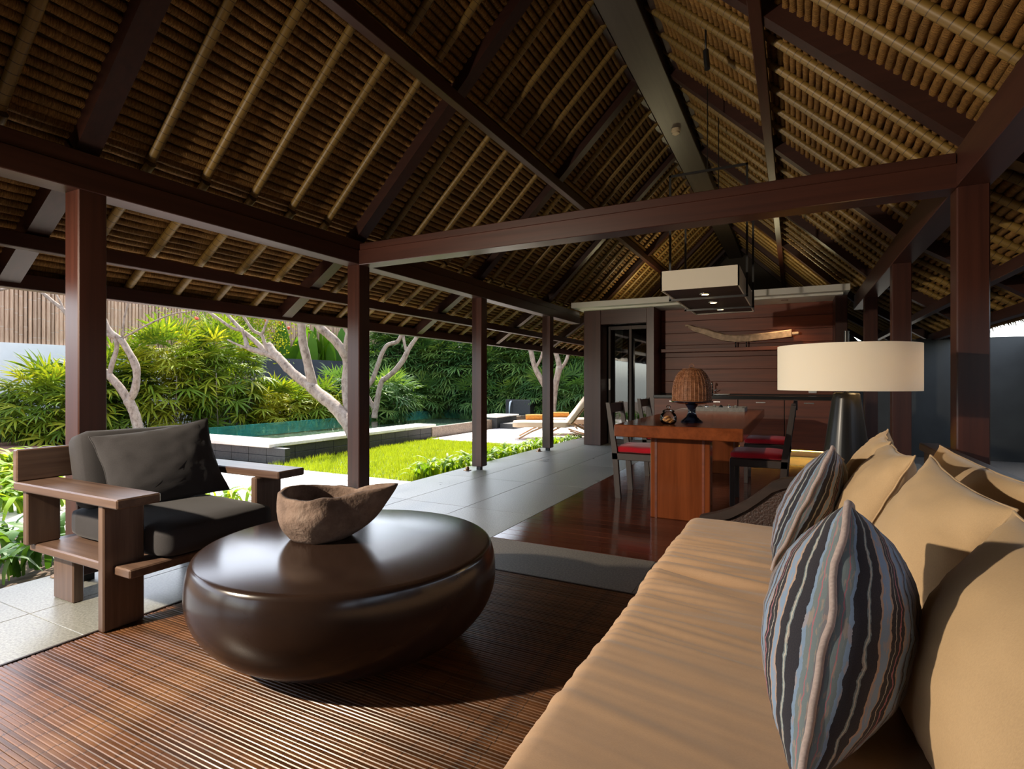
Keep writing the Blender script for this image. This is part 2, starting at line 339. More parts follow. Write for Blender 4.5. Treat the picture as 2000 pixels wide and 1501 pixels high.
# ------------------------------------------------------------------ mesh helpers
class MB:
    def __init__(s): s.v = []; s.f = []; s.uv = None
    def box(s, x0, x1, y0, y1, z0, z1, c=0.0):
        n = len(s.v)
        if c <= 0:
            s.v += [(x, y, z) for z in (z0, z1) for y in (y0, y1) for x in (x0, x1)]
            s.f += [tuple(n + i for i in q) for q in ((0, 2, 3, 1), (4, 5, 7, 6), (0, 1, 5, 4), (2, 6, 7, 3), (0, 4, 6, 2), (1, 3, 7, 5))]
            return s
        bm = bmesh.new(); bmesh.ops.create_cube(bm, size=1)
        for v in bm.verts: v.co = Vector(((x0 + x1) / 2 + v.co.x * (x1 - x0), (y0 + y1) / 2 + v.co.y * (y1 - y0), (z0 + z1) / 2 + v.co.z * (z1 - z0)))
        bmesh.ops.bevel(bm, geom=bm.edges[:], offset=c, segments=1, affect='EDGES')
        bm.verts.index_update()
        s.v += [tuple(v.co) for v in bm.verts]; s.f += [tuple(n + v.index for v in f.verts) for f in bm.faces]; bm.free()
        return s
    def hexa(s, p8):
        n = len(s.v); s.v += [tuple(p) for p in p8]
        s.f += [tuple(n + i for i in q) for q in ((0, 2, 3, 1), (4, 5, 7, 6), (0, 1, 5, 4), (2, 6, 7, 3), (0, 4, 6, 2), (1, 3, 7, 5))]
        return s
    def bar(s, a, b, w, h, up=(0, 0, 1)):
        """box beam from a to b (centre line of its lower face), w wide, h deep upwards"""
        a, b = Vector(a), Vector(b); d = (b - a).normalized(); sd = d.cross(Vector(up)).normalized(); u = sd.cross(d).normalized()
        p = []
        for k in (0, 1):
            for e in (a, b):
                for q in (-1, 1): p.append(e + sd * q * w / 2 + u * h * k)
        return s.hexa(p)
    def tube(s, pts, rads, seg=8, caps=True, jit=0.0):
        pts = [Vector(p) for p in pts]; n = len(pts); base = len(s.v)
        if not isinstance(rads, (list, tuple)): rads = [rads] * n
        up = None
        for i, p in enumerate(pts):
            t = (pts[min(i + 1, n - 1)] - pts[max(i - 1, 0)]).normalized()
            if up is None:
                up = Vector((0, 0, 1)) if abs(t.z) < 0.9 else Vector((1, 0, 0))
            sd = t.cross(up).normalized(); up = sd.cross(t).normalized()
            for k in range(seg):
                a = 2 * PI * k / seg; r = rads[i] * (1 + random.uniform(-jit, jit))
                s.v.append(tuple(p + sd * math.cos(a) * r + up * math.sin(a) * r))
        for i in range(n - 1):
            for k in range(seg):
                a, b = base + i * seg + k, base + i * seg + (k + 1) % seg
                s.f.append((a, b, b + seg, a + seg))
        if caps:
            s.f.append(tuple(base + k for k in range(seg - 1, -1, -1))); s.f.append(tuple(base + (n - 1) * seg + k for k in range(seg)))
        return s
    def lathe(s, prof, seg=32, c=(0, 0, 0)):
        base = len(s.v); n = len(prof)
        for r, z in prof:
            for k in range(seg):
                a = 2 * PI * k / seg; s.v.append((c[0] + r * math.cos(a), c[1] + r * math.sin(a), c[2] + z))
        for i in range(n - 1):
            for k in range(seg):
                a, b = base + i * seg + k, base + i * seg + (k + 1) % seg
                s.f.append((a, b, b + seg, a + seg))
        s.f.append(tuple(base + k for k in range(seg - 1, -1, -1))); s.f.append(tuple(base + (n - 1) * seg + k for k in range(seg)))
        return s
    def grid(s, nu, nv, fn, flip=False):
        base = len(s.v)
        for j in range(nv + 1):
            for i in range(nu + 1): s.v.append(tuple(fn(i / nu, j / nv)))
        for j in range(nv):
            for i in range(nu):
                a = base + j * (nu + 1) + i; q = (a, a + 1, a + nu + 2, a + nu + 1)
                s.f.append(q[::-1] if flip else q)
        return s
    def data(s, name, mat, smooth=False, angle=None):
        me = bpy.data.meshes.new(name); me.from_pydata(s.v, [], s.f); me.update()
        me.materials.append(MATS[mat])
        if smooth:
            me.polygons.foreach_set('use_smooth', [True] * len(me.polygons))
            if angle: me.set_sharp_from_angle(angle=math.radians(angle))
        return me
    def build(s, name, mat, parent=None, smooth=False, angle=None, fix=False):
        me = s.data(name, mat, smooth, angle)
        if fix:
            bm = bmesh.new(); bm.from_mesh(me); bmesh.ops.recalc_face_normals(bm, faces=bm.faces[:]); bm.to_mesh(me); bm.free()
        return put(name, me, parent)
def put(name, me, parent=None, loc=None, rot=None, scale=None):
    o = bpy.data.objects.new(name, me); COL.objects.link(o)
    if parent is not None: o.parent = parent
    if loc is not None: o.location = loc
    if rot is not None: o.rotation_euler = rot
    if scale is not None: o.scale = (scale,) * 3 if isinstance(scale, (int, float)) else scale
    return o
def tag(o, label, cat=None, group=None, kind=None):
    o['label'] = label
    if cat: o['category'] = cat
    if group: o['group'] = group
    if kind: o['kind'] = kind
    return o
def empty(name, loc=(0, 0, 0), rz=0.0):
    o = bpy.data.objects.new(name, None); COL.objects.link(o); o.location = loc; o.rotation_euler = (0, 0, rz); o.empty_display_size = 0.1
    return o
def struct(name, label):
    o = empty(name); o['kind'] = 'structure'; o['label'] = label; return o
def sbox(name, label, mat, *a, c=0.0):
    o = MB().box(*a, c=c).build(name, mat); o['kind'] = 'structure'; o['label'] = label; return o
def copy_tree(o, parent=None):
    c = o.copy(); COL.objects.link(c); c.parent = parent
    for ch in list(o.children): copy_tree(ch, c)
    return c
def lerp(a, b, t): return a + (b - a) * t

# ================================================================== THE PAVILION
XC = -1.325                                             # ridge line
def mx(x): return 2 * XC - x
Y0, Y1 = -4.0, 15.2                                     # roof from end to end
POSTY = [-2.67, -0.53, 1.61, 3.75, 5.89, 8.03]
# ---- floors
fl = struct('floor', 'grey stone terrace floor with inset timber boards')
MB().box(-3.74, 4.5, -5, 13, -0.30, -0.012).build('slab_bed', 'strip_stone', fl)
def tile(parent, mat, x0, x1, y0, y1, z, th=0.03, g=0.0014, name='stone_slab'):
    return MB().box(x0 + g, x1 - g, y0 + g, y1 - g, z - th, z, 0.002).build(name, mat, parent)
ys = [-5, -3.2, -1.9, -0.3, 1.25, 2.78, 4.08, 5.38, 6.85, 8.32, 9.8]
for i in range(len(ys) - 1):
    tile(fl, 'terrace_stone', -3.75, -3.22, ys[i], ys[i + 1], 0.0)
    if ys[i + 1] <= 2.79: tile(fl, 'terrace_stone', -3.22, -2.72, ys[i], ys[i + 1], 0.0)
    else:
        tile(fl, 'terrace_stone', -3.22, -2.56, ys[i], ys[i + 1], 0.0); tile(fl, 'terrace_stone', -2.56, -1.90, ys[i], ys[i + 1], 0.0)
for x0, x1 in ((-2.72, -1.9), (-1.9, -0.75), (-0.75, 0.4), (0.4, 1.5)):
    if x0 >= -1.9: tile(fl, 'strip_stone', x0, x1, 2.78, 3.37, 0.0)
for x0, x1 in ((-1.90, -0.7), (-0.7, 0.5), (0.5, 1.5)):
    tile(fl, 'terrace_stone', x0, x1, 8.05, 9.0, 0.0); 
for x0, x1 in ((0.9, 2.2), (2.2, 3.5)):
    for y0 in (-2, 0, 2, 4, 6, 8): tile(fl, 'strip_stone', x0, x1, y0, y0 + 2, -0.002)
wy = 3.372
while wy < 8.04:
    MB().box(-1.897, 0.9, wy + 0.0012, min(wy + 0.115, 8.05) - 0.0012, -0.03, 0.0, 0.0012).build('floor_board', 'floor_wood', fl); wy += 0.115

# ---- posts
def post(x, y, label):
    t = struct('pillar', label); t.location = (x, y, 0)
    MB().box(-0.07, 0.07, -0.07, 0.07, 0.045, 2.145, 0.006).build('shaft', 'beam_wood_z', t)
    MB().box(-0.028, 0.028, -0.028, 0.028, 0.0, 0.05).build('foot', 'black_metal', t)
    return t
nm = ['', 'second dark timber post of the garden side, out of frame', 'dark timber post behind the low armchair', 'dark timber post behind the clay pot under the cross beam',
      'dark timber garden-side post beside the lawn plants', 'dark timber garden-side post in front of the sun loungers']
for i, y in enumerate(POSTY):
    if i >= 2:
        post(-3.5, y, nm[i])
for i, y in enumerate(POSTY):
    if i >= 3: post(0.845, y, ['', '', '', 'dark timber post behind the sofa where the cross beam ends', 'dark timber post right of the drum lamp shade', 'dark timber post beside the kitchen wall'][i])
# posts behind the camera carry the roof too
for y in POSTY[:2]: post(-3.5, y, 'dark timber post on the garden side behind the viewer'); 
for y in POSTY[:3]: post(0.98, y, 'dark timber post on the sofa side behind the viewer')

# ---- main beams
def beam_y(name, label, x, y0, y1):
    t = struct(name, label)
    MB().box(x - 0.08, x + 0.08, y0, y1, 2.14, 2.265, 0.004).build('lower_beam', 'beam_wood_y', t)
    MB().box(x - 0.072, x + 0.072, y0, y1, 2.265, 2.35, 0.004).build('upper_beam', 'beam_wood_y', t)
    return t
beam_y('beam', 'long dark timber beam above the garden-side posts', -3.5, Y0, 9.3)
beam_y('beam', 'long dark timber beam above the sofa-side posts', 0.85, Y0, 9.3)
t = struct('beam', 'red brown timber cross beam spanning the room overhead')
MB().box(-3.425, 0.775, 3.67, 3.83, 2.135, 2.265, 0.004).build('lower_beam', 'beam_wood_x', t)
MB().box(-3.425, 0.775, 3.68, 3.82, 2.265, 2.325, 0.004).build('upper_beam', 'beam_wood_x', t)

# ---- roof
roof = struct('ceiling', 'pitched thatched roof seen from below with rafters and bamboo poles')
UP, LO, ZB, XB = 0.98, 0.67, 2.355, -3.5                # slopes, rafter underside at the beam line
def zr(x): return ZB + (UP if x > XB else LO) * (x - XB)  # left half
RX0, RX1 = -4.45, -1.47
OFF = 0.155
for side in (0, 1):
    sx = (lambda x: x) if side == 0 else mx
    for y in [-2.67, -0.53, 1.61, 3.75, 5.89, 8.03, 10.17, 12.31, 14.45]:
        MB().bar((sx(RX1), y, zr(RX1)), (sx(XB), y, zr(XB)), 0.115, 0.16 / math.hypot(1, UP) * 1.1).build('rafter', 'rafter_wood', roof)
        MB().bar((sx(XB), y, zr(XB)), (sx(RX0), y, zr(RX0)), 0.115, 0.16 / math.hypot(1, LO) * 1.1).build('rafter', 'rafter_wood', roof)
    def purlin(x, dz, w, h, zz=None):
        z = zr(x) + dz if zz is None else zz
        MB().box(sx(x) - w / 2, sx(x) + w / 2, Y0, Y1, z, z + h, 0.004).build('purlin', 'beam_wood_y', roof)
    purlin(-2.44, -0.055, 0.075, 0.10); purlin(-4.07, -0.085, 0.075, 0.09); purlin(-4.47, 0, 0.085, 0.10, 1.70)
    # thatch core: the closed thickness above the rolls
    ec = -4.60 if side == 0 else RX0 - 0.25
    p = [(ec, zr(ec) + OFF + 0.02), (XB, zr(XB) + OFF + 0.02), (XC, zr(XC) + OFF + 0.02)]
    m = MB()
    for (xa, za), (xb, zb) in zip(p, p[1:]):
        q = []
        for k in (0.0, 0.26):
            for y in (Y0, Y1):
                for x_, z_ in ((xa, za), (xb, zb)): q.append((sx(x_), y, z_ + k))
        m.hexa(q)
    m.build('thatch_layer', 'thatch_core', roof, fix=True)
    # thatch rolls
    datas = []
    for vnt in range(3):
        b = MB(); n = 236; L = Y1 - Y0; ph = random.uniform(0, 9)
        pts = [Vector((0, i / n * L, 0)) for i in range(n + 1)]
        rr = [0.0255 * (1 + 0.16 * mnoise.noise(Vector((i * 0.61 + ph, vnt * 7.1, 0))) + (0.10 * math.sin(i * 2.9 + ph) if side else 0.04 * math.sin(i * 2.1))) for i in range(n + 1)]
        b.tube(pts, rr, 7, False); datas.append(b.data('thatch_roll', 'thatch', True))
    ex_ = -4.57 if side == 0 else RX0 - 0.2
    segs = [((-1.45, zr(-1.45)), (XB + 0.01, zr(XB) + 0.01)), ((XB - 0.02, zr(XB - 0.02)), (ex_, zr(ex_)))]
    for (xa, za), (xb, zb) in segs:
        ln = math.hypot(xa - xb, za - zb); n = int(ln / 0.056)
        for i in range(n + 1):
            k = i / n; x = lerp(xa, xb, k); z = lerp(za, zb, k) + OFF + random.uniform(-0.004, 0.004)
            put('thatch_roll', random.choice(datas), roof, (sx(x), Y0, z))
    # bamboo poles between the rafters, lashed under the thatch
    pole = MB().tube([(0, 0, 0), (0, 0, 0.5), (0, 0, 1.0)], [0.029, 0.031, 0.030], 10).data('bamboo_pole', 'bamboo_pole', True, 40)
    pole_d = {}
    def pole_mesh(L):
        k = round(L, 3)
        if k not in pole_d: pole_d[k] = MB().tube([(0, 0, 0), (0, 0, L / 2), (0, 0, L)], [0.028, 0.030, 0.029], 10).data('bamboo_pole', 'bamboo_pole', True, 40)
        return pole_d[k]
    base = [-2.67, -0.53, 1.61, 3.75, 5.89, 8.03, 10.17, 12.31, 14.45]
    for y in base[:-1]:
        for j in range(1, 6):
            yy = y + j * 2.14 / 6
            for (xa, xb, dy) in ((-1.45, -2.40, 0.02), (-2.46, -3.50, -0.02), (-3.52, -4.50, 0.0)):
                a = Vector((sx(xa), yy + dy, zr(xa) + OFF - 0.052)); b = Vector((sx(xb), yy + dy + random.uniform(-.012, .012), zr(xb) + OFF - 0.052))
                o = put('bamboo_pole', pole_mesh((b - a).length), roof, a); o.rotation_mode = 'QUATERNION'; o.rotation_quaternion = (b - a).to_track_quat('Z', 'Y')
MB().box(XC - 0.16, XC + 0.16, Y0, Y1, 4.27, 4.60, 0.006).build('ridge_beam', 'ridge_wood', roof)
for x in (XC - 0.24, XC + 0.24): MB().box(x - 0.03, x + 0.03, Y0, Y1, 4.36, 4.50).build('ridge_batten', 'rafter_wood', roof)
# shaggy thatch fringe hanging at both eaves
for side in (0, 1):
    m = MB(); ex = -4.60 if side == 0 else RX0 - 0.22; x = ex if side == 0 else mx(ex); s_ = -1 if side == 0 else 1; z = zr(ex) + OFF
    y = Y0
    while y < Y1:
        l = random.uniform(0.03, 0.10) * (1 if side else .15); w = random.uniform(0.015, 0.035); n = len(m.v)
        m.v += [(x, y, z), (x, y + w, z), (x + s_ * 0.03 + random.uniform(-.02, .02), y + w / 2, z - l)]; m.f.append((n, n + 1, n + 2)); y += w * 0.8
    tag(m.build('thatch_fringe', 'thatch', roof), 'shaggy fringe of straw ends at the eave', kind='stuff')
gw = MB(); gw.v += [(RX0, Y1 - .1, 1.5), (mx(RX0), Y1 - .1, 1.5), (mx(XB), Y1 - .1, zr(XB) + .3), (XC, Y1 - .1, zr(XC) + .3), (XB, Y1 - .1, zr(XB) + .3)]; gw.f.append((0, 1, 2, 3, 4))
g2 = MB(); n = 5; g2.v = [(x, y + d, z) for d in (0, .06) for (x, y, z) in gw.v]; g2.f = [(0, 1, 2, 3, 4), (9, 8, 7, 6, 5)] + [(i, (i + 1) % 5, 5 + (i + 1) % 5, 5 + i) for i in range(5)]
o = g2.build('wall_gable', 'dark_room', None, fix=True); o['kind'] = 'structure'; o['label'] = 'dark gable end wall high above the kitchen'

# ---- kitchen end
o = sbox('trim_1', 'white cornice slab over the kitchen end', 'cornice_white', -3.39, 0.69, 8.78, 15.0, 2.36, 2.45)
MB().box(-3.30, 0.62, 8.95, 9.62, 2.33, 2.362).build('soffit_step', 'cornice_white', o)
sbox('pillar', 'broad dark timber pillar at the glass door', 'beam_wood_z', -3.26, -2.955, 9.05, 9.40, 0.0, 2.335, c=0.006)
sbox('pillar', 'slim timber pillar between glass door and kitchen', 'beam_wood_z', -2.17, -2.04, 9.05, 9.60, 0.0, 2.335, c=0.006)
sbox('pillar', 'timber pillar ending the kitchen wall near the lamp', 'beam_wood_z', 0.53, 0.68, 9.05, 9.60, 0.0, 2.335, c=0.006)
sbox('beam', 'red brown door header between two timber pillars', 'beam_wood_x', -2.957, -2.168, 9.06, 9.20, 2.085, 2.33, c=0.004)
wb = struct('wall_back', 'kitchen wall of wide horizontal reddish timber boards')
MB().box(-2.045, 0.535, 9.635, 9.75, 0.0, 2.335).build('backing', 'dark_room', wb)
z = 0.90
while z < 2.33:
    z1 = min(z + 0.205, 2.333); MB().box(-2.04, 0.53, 9.60, 9.637, z + 0.002, z1 - 0.002, 0.003).build('wall_board', 'panel_wood', wb); z = z1
# glass door with dim bedroom behind
dr = struct('door_1', 'sliding glass door with dark frames reflecting the garden')
for x in (-2.95, -2.57, -2.21): MB().box(x, x + 0.045, 9.46, 9.52, 0.0, 2.085, 0.003).build('door_stile', 'ebony_wood_z', dr)
for za, zb in ((0.0, 0.08), (2.02, 2.085)): MB().box(-2.955, -2.165, 9.465, 9.515, za, zb, 0.003).build('door_rail', 'ebony_wood_x', dr)
for x0, x1 in ((-2.905, -2.57), (-2.525, -2.21)): MB().box(x0, x1, 9.487, 9.493, 0.08, 2.02).build('pane', 'window_glass', dr)
MB().box(-2.93, -2.90, 9.43, 9.46, 0.95, 1.15).build('door_handle', 'steel', dr)
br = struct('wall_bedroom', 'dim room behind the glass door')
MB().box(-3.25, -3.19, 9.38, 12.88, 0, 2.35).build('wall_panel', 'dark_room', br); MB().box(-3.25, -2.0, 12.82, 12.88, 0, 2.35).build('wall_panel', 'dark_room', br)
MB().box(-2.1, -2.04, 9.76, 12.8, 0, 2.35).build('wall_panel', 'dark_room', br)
m = MB(); m.grid(40, 8, lambda u, v: (-2.90 + 0.16 * u * (0.4 + 0.6 * v), 9.70 + 0.03 * math.sin(u * 44), 0.3 + 1.75 * v))
tag(m.build('curtain', 'curtain', None, True), 'pale drawn curtain hanging behind the glass door', 'curtain')
# right garden wall
o = sbox('wall_right', 'smooth dark grey garden wall behind the sofa-side posts', 'grey_wall', 0.69, 6.0, 9.8, 9.95, -0.3, 1.72)

sbox('wall_right', 'unseen dark grey wall added along the sofa side to cut sky light', 'grey_wall', 3.0, 3.15, -4.5, 9.8, -0.3, 1.72)  # added out of view, keeps sky fill from entering on the sofa side
sbox('wall_front', 'unseen dark wall added behind the viewer to cut sky light', 'dark_room', -3.6, 3.0, -4.3, -4.1, -0.05, 4.6)  # added out of view to lower the ambient light from behind
# kitchen counter
ct = empty('kitchen_counter', (-0.755, 9.3, 0)); tag(ct, 'long kitchen counter with reddish timber doors below the board wall', 'counter')
def lb(o): return o.location
m = MB().box(-1.28, 1.28, -0.30, 0.285, 0.10, 0.84).build('carcass', 'ebony_wood_x', ct)
MB().box(-1.28, 1.28, -0.335, 0.285, 0.84, 0.885, 0.004).build('worktop', 'counter_stone', ct)
MB().box(-1.28, 1.28, -0.22, 0.28, 0.0, 0.10).build('plinth', 'ebony_wood_x', ct)
for k in range(4):
    x0 = -1.27 + k * 0.636
    d = MB().box(x0 + 0.004, x0 + 0.628, -0.322, -0.30, 0.115, 0.828, 0.003).build('cabinet_door', 'panel_wood', ct)
    MB().box(x0 + 0.25, x0 + 0.38, -0.336, -0.320, 0.78, 0.795).build('handle', 'steel', d)
sh = empty('wall_shelf', (-0.755, 9.50, 1.6)); tag(sh, 'long thin timber shelf fixed across the kitchen wall', 'shelf')
MB().box(-1.27, 1.27, -0.11, 0.1, -0.005, 0.05, 0.003).build('shelf_board', 'panel_wood', sh)
# faucet, dish
fa = empty('faucet', (-1.18, 9.45, 0.885)); tag(fa, 'small chrome tap on the kitchen counter behind the wicker dome', 'tap')
MB().tube([(0, 0, 0), (0, 0, .16), (0.0, -.03, .2), (0, -.09, .2), (0, -.11, .17)], .011, 8).build('spout', 'steel', fa, True)
MB().tube([(0.02, 0, .06), (.07, 0, .09)], .008, 8).build('lever', 'steel', fa, True)
pl = MB().lathe([(0.05, 0), (0.12, 0.012), (0.13, 0.022), (0.11, 0.018), (0.0, 0.008)], 24).build('white_dish', 'white_plastic', None, True); pl.location = (-1.02, 9.2, 0.885); tag(pl, 'flat white dish on the dark kitchen counter', 'dish')
sw = empty('wall_socket', (0.26, 9.60, 0.98)); tag(sw, 'small white socket plate on the kitchen boards below the lamp shade', 'socket')
MB().box(-.055, .055, -.012, 0, -.055, .055, .004).build('plate', 'white_plastic', sw); MB().lathe([(0.02, 0), (0.02, .004)], 14).build('hole', 'black_metal', sw).rotation_euler = (PI / 2, 0, 0)
sw.children[1].location = (0, -.0125, 0)
# glow strip under the counter
gs = empty('light_strip', (-0.1, 9.03, 0.085)); tag(gs, 'warm light strip under the kitchen cabinets', 'light')
MB().box(-0.55, 0.55, -0.006, 0.006, 0, 0.012).build('diffuser', 'strip_glow', gs)
al = bpy.data.lights.new('strip_lamp', 'AREA'); al.shape = 'RECTANGLE'; al.size = 1.1; al.size_y = 0.03; al.energy = 5; al.color = (1, .68, .22)
ao = bpy.data.objects.new('strip_lamp', al); COL.objects.link(ao); ao.parent = gs; ao.location = (0, -0.012, 0.004); ao.rotation_euler = (math.radians(35), 0, 0)

# driftwood on pegs
dw = empty('driftwood', (-0.72, 9.49, 1.65)); tag(dw, 'long bleached curved timber carving on two pegs above the shelf', 'carving')
pp = [(1345, 637), (1356, 642), (1375, 647), (1395, 654), (1415, 659), (1437, 661), (1460, 660), (1490, 657), (1520, 654), (1546, 650)]
pts = [at_y(px, py, 9.49) - dw.location for px, py in pp]
m = MB(); prof = [(-.045, -.055), (.045, -.055), (.05, .04), (.02, .06), (.012, .03), (-.012, .03), (-.02, .06), (-.05, .04)]
for i, p in enumerate(pts):
    k = 0.55 + 0.45 * min(1, i / 2.5)
    for a, b in prof: m.v.append((p.x, p.y + a * 1.0, p.z + b * k * (1 + random.uniform(-.08, .08))))
for i in range(len(pts) - 1):
    for k in range(8): m.f.append((i * 8 + k, i * 8 + (k + 1) % 8, i * 8 + 8 + (k + 1) % 8, i * 8 + 8 + k))
m.f += [tuple(range(7, -1, -1)), tuple(len(m.v) - 8 + k for k in range(8))]
m.build('carved_log', 'weathered_wood', dw, fix=True)
e = pts[-1]; MB().box(e.x, e.x + .10, e.y - .03, e.y + .03, e.z - .03, e.z + .015, .01).build('tenon', 'weathered_wood', dw)
e = pts[0]; MB().box(e.x - .06, e.x, e.y - .02, e.y + .02, e.z - .0, e.z + .03, .008).build('tenon', 'weathered_wood', dw)
for px in (1437, 1458):
    q = at_y(px, 677, 9.49) - dw.location; MB().tube([(q.x, 0, 0), (q.x, 0, 0.115)], .010, 8).build('peg', 'black_metal', dw, True)

# ================================================================== LIGHT FITTINGS
# pendant
pn = empty('pendant_lamp', (-0.74, 6.0, 1.92)); tag(pn, 'long white box pendant lamp in black steel frames over the dining table', 'pendant lamp')
bx = MB(); w, L, h = 0.33, 1.0, 0.175
sh_ = MB().box(-w, -w + .012, -L, L, 0, h).box(w - .012, w, -L, L, 0, h).box(-w, w, -L, -L + .012, 0, h).box(-w, w, L - .012, L, 0, h)
sh_.build('shade', 'pendant_linen', pn)
MB().box(-w + .013, w - .013, -L + .013, L - .013, 0.012, 0.03).build('underside', 'ebony_wood_y', pn)
for y in (-0.6, 0.0, 0.6):
    d = MB().lathe([(0.045, 0.0), (0.05, 0.006), (0.05, 0.012), (0.0, 0.012)], 20, (0.0, y, 0.0)).build('downlight', 'steel', pn, True)
    MB().lathe([(0.032, -0.002), (0.0, -0.003)], 16, (0.0, y, 0.0)).build('lamp_lens', 'bulb', d)
    pl_ = bpy.data.lights.new('pendant_bulb', 'SPOT'); pl_.energy = 14; pl_.color = (1, .75, .45); pl_.spot_size = math.radians(75); pl_.spot_blend = .6; pl_.shadow_soft_size = .03
    po = bpy.data.objects.new('pendant_bulb', pl_); COL.objects.link(po); po.parent = pn; po.location = (0, y, -0.01)
for y in (-0.45, 0.42):
    fr = MB()
    for s_ in (-1, 1): fr.box(s_ * 0.352 - .01, s_ * 0.352 + .01, y - .01, y + .01, -0.02, 1.23)
    fr.box(-.362, .362, y - .01, y + .01, -0.022, -0.002); fr.box(-.362, .362, y - .01, y + .01, 1.21, 1.23)
    fr.build('hanging_frame', 'black_metal', pn)
    MB().tube([(0, y, 1.22), (0, y, 2.12)], 0.006, 6).build('hanger_rod', 'black_metal', pn)
# smoke detector on the ridge beam
p = at_z(1320, 252, 4.27)
dt = empty('smoke_detector', (p.x, p.y, 4.27)); tag(dt, 'small cream smoke detector under the ridge beam', 'smoke detector')
MB().lathe([(0.055, 0), (0.055, -0.03), (0.05, -0.034)], 20).build('base', 'cream_plastic', dt, True, 30)
MB().lathe([(0.046, -0.034), (0.046, -0.06), (0.02, -0.075), (0.0, -0.077)], 20).build('cap', 'cream_plastic', dt, True, 30)
# spot on the right roof slope
p = Vector((-0.62, 4.55, 0)); p.z = zr(mx(-0.62)) + 0.13
sp = empty('ceiling_spotlight', p); tag(sp, 'slim black spotlight hanging from the thatch near the ridge', 'spotlight')
MB().lathe([(0.03, 0.03), (0.03, -0.01), (0.012, -0.015)], 14).build('mount', 'black_metal', sp, True, 30)
MB().tube([(0, 0, 0), (0, 0, -0.22)], 0.008, 8).build('stem', 'black_metal', sp, True)
MB().tube([(0, 0, -0.20), (0.015, -0.02, -0.36)], 0.022, 12).build('spot_head', 'black_metal', sp, True, 30)
# downlight in the cornice soffit
for i, x in enumerate((-2.5, -0.12)):
    dl = empty('soffit_downlight', (x, 9.2, 2.333)); tag(dl, ['recessed round downlight in the white soffit above the glass door', 'recessed round downlight in the white soffit above the carving'][i], 'downlight')
    MB().lathe([(0.05, 0.004), (0.05, -0.004), (0.036, -0.006), (0.036, 0.004)], 20).build('ring', 'steel', dl, True); MB().lathe([(0.035, -0.002), (0, -0.002)], 16).build('lamp_lens', 'bulb', dl)
    s_ = bpy.data.lights.new('soffit_bulb', 'SPOT'); s_.energy = (8, 28)[i]; s_.color = (1, .68, .36); s_.spot_size = math.radians(110); s_.spot_blend = .8; s_.shadow_soft_size = .03
    q = bpy.data.objects.new('soffit_bulb', s_); COL.objects.link(q); q.parent = dl; q.location = (0, 0, -.012)
for i, (x, y) in enumerate(((-2.3, 10.4), (-0.4, 10.4))):
    cu = empty('cove_uplight', (x, y, 2.45)); tag(cu, ['hidden uplight on the cornice slab above the glass door', 'hidden uplight on the cornice slab above the kitchen counter'][i], 'uplight')
    MB().box(-.25, .25, -.05, .05, 0, .05, .004).build('housing', 'black_metal', cu); MB().box(-.23, .23, -.035, .035, .05, .054).build('diffuser', 'bulb', cu)
    s_ = bpy.data.lights.new('cove_bulb', 'AREA'); s_.shape = 'RECTANGLE'; s_.size = .46; s_.size_y = .07; s_.energy = 9; s_.color = (1, .86, .50)
    q = bpy.data.objects.new('cove_bulb', s_); COL.objects.link(q); q.parent = cu; q.location = (0, 0, .06); q.rotation_euler = (PI, 0, 0)
# floor lamp with drum shade behind the sofa arm
LD = 2.85; lp = at_d(1653, 745, LD)
fl_ = empty('floor_lamp', (lp.x, lp.y, 0)); tag(fl_, 'tall black cone lamp with wide cream drum shade behind the sofa', 'floor lamp')
MB().lathe([(0.205, 0.0), (0.205, 0.012), (0.062, 1.035), (0.055, 1.042), (0.0, 1.042)], 40).build('cone_base', 'black_lacquer', fl_, True, 30)
MB().tube([(0, 0, 1.04), (0, 0, 1.365)], 0.012, 12).build('rod', 'black_lacquer', fl_, True, 40)
m = MB(); prof = [(0.321, 1.055), (0.324, 1.055), (0.324, 1.288), (0.321, 1.288)]; seg = 64
for r_, z_ in prof:
    for k in range(seg): m.v.append((r_ * math.cos(2 * PI * k / seg), r_ * math.sin(2 * PI * k / seg), z_))
for i in range(4):
    for k in range(seg): m.f.append((i * seg + k, i * seg + (k + 1) % seg, ((i + 1) % 4) * seg + (k + 1) % seg, ((i + 1) % 4) * seg + k))
shd = m.build('lamp_shade', 'lamp_linen', fl_, True, 40, fix=True)
for k in range(3):
    a = k * 2 * PI / 3; MB().tube([(0, 0, 1.27), (0.32 * math.cos(a), 0.32 * math.sin(a), 1.27)], .003, 6).build('shade_spoke', 'black_metal', shd)
MB().lathe([(0.0, 1.10), (0.025, 1.115), (0.03, 1.14), (0.02, 1.175), (0.0, 1.18)], 16, (0.055, -0.03, 0)).build('bulb', 'bulb', fl_, True)
pl_ = bpy.data.lights.new('lamp_bulb', 'POINT'); pl_.energy = 3; pl_.color = (1, .62, .26); pl_.shadow_soft_size = .05
po = bpy.data.objects.new('lamp_bulb', pl_); COL.objects.link(po); po.parent = fl_; po.location = (0.10, -0.05, 1.15)
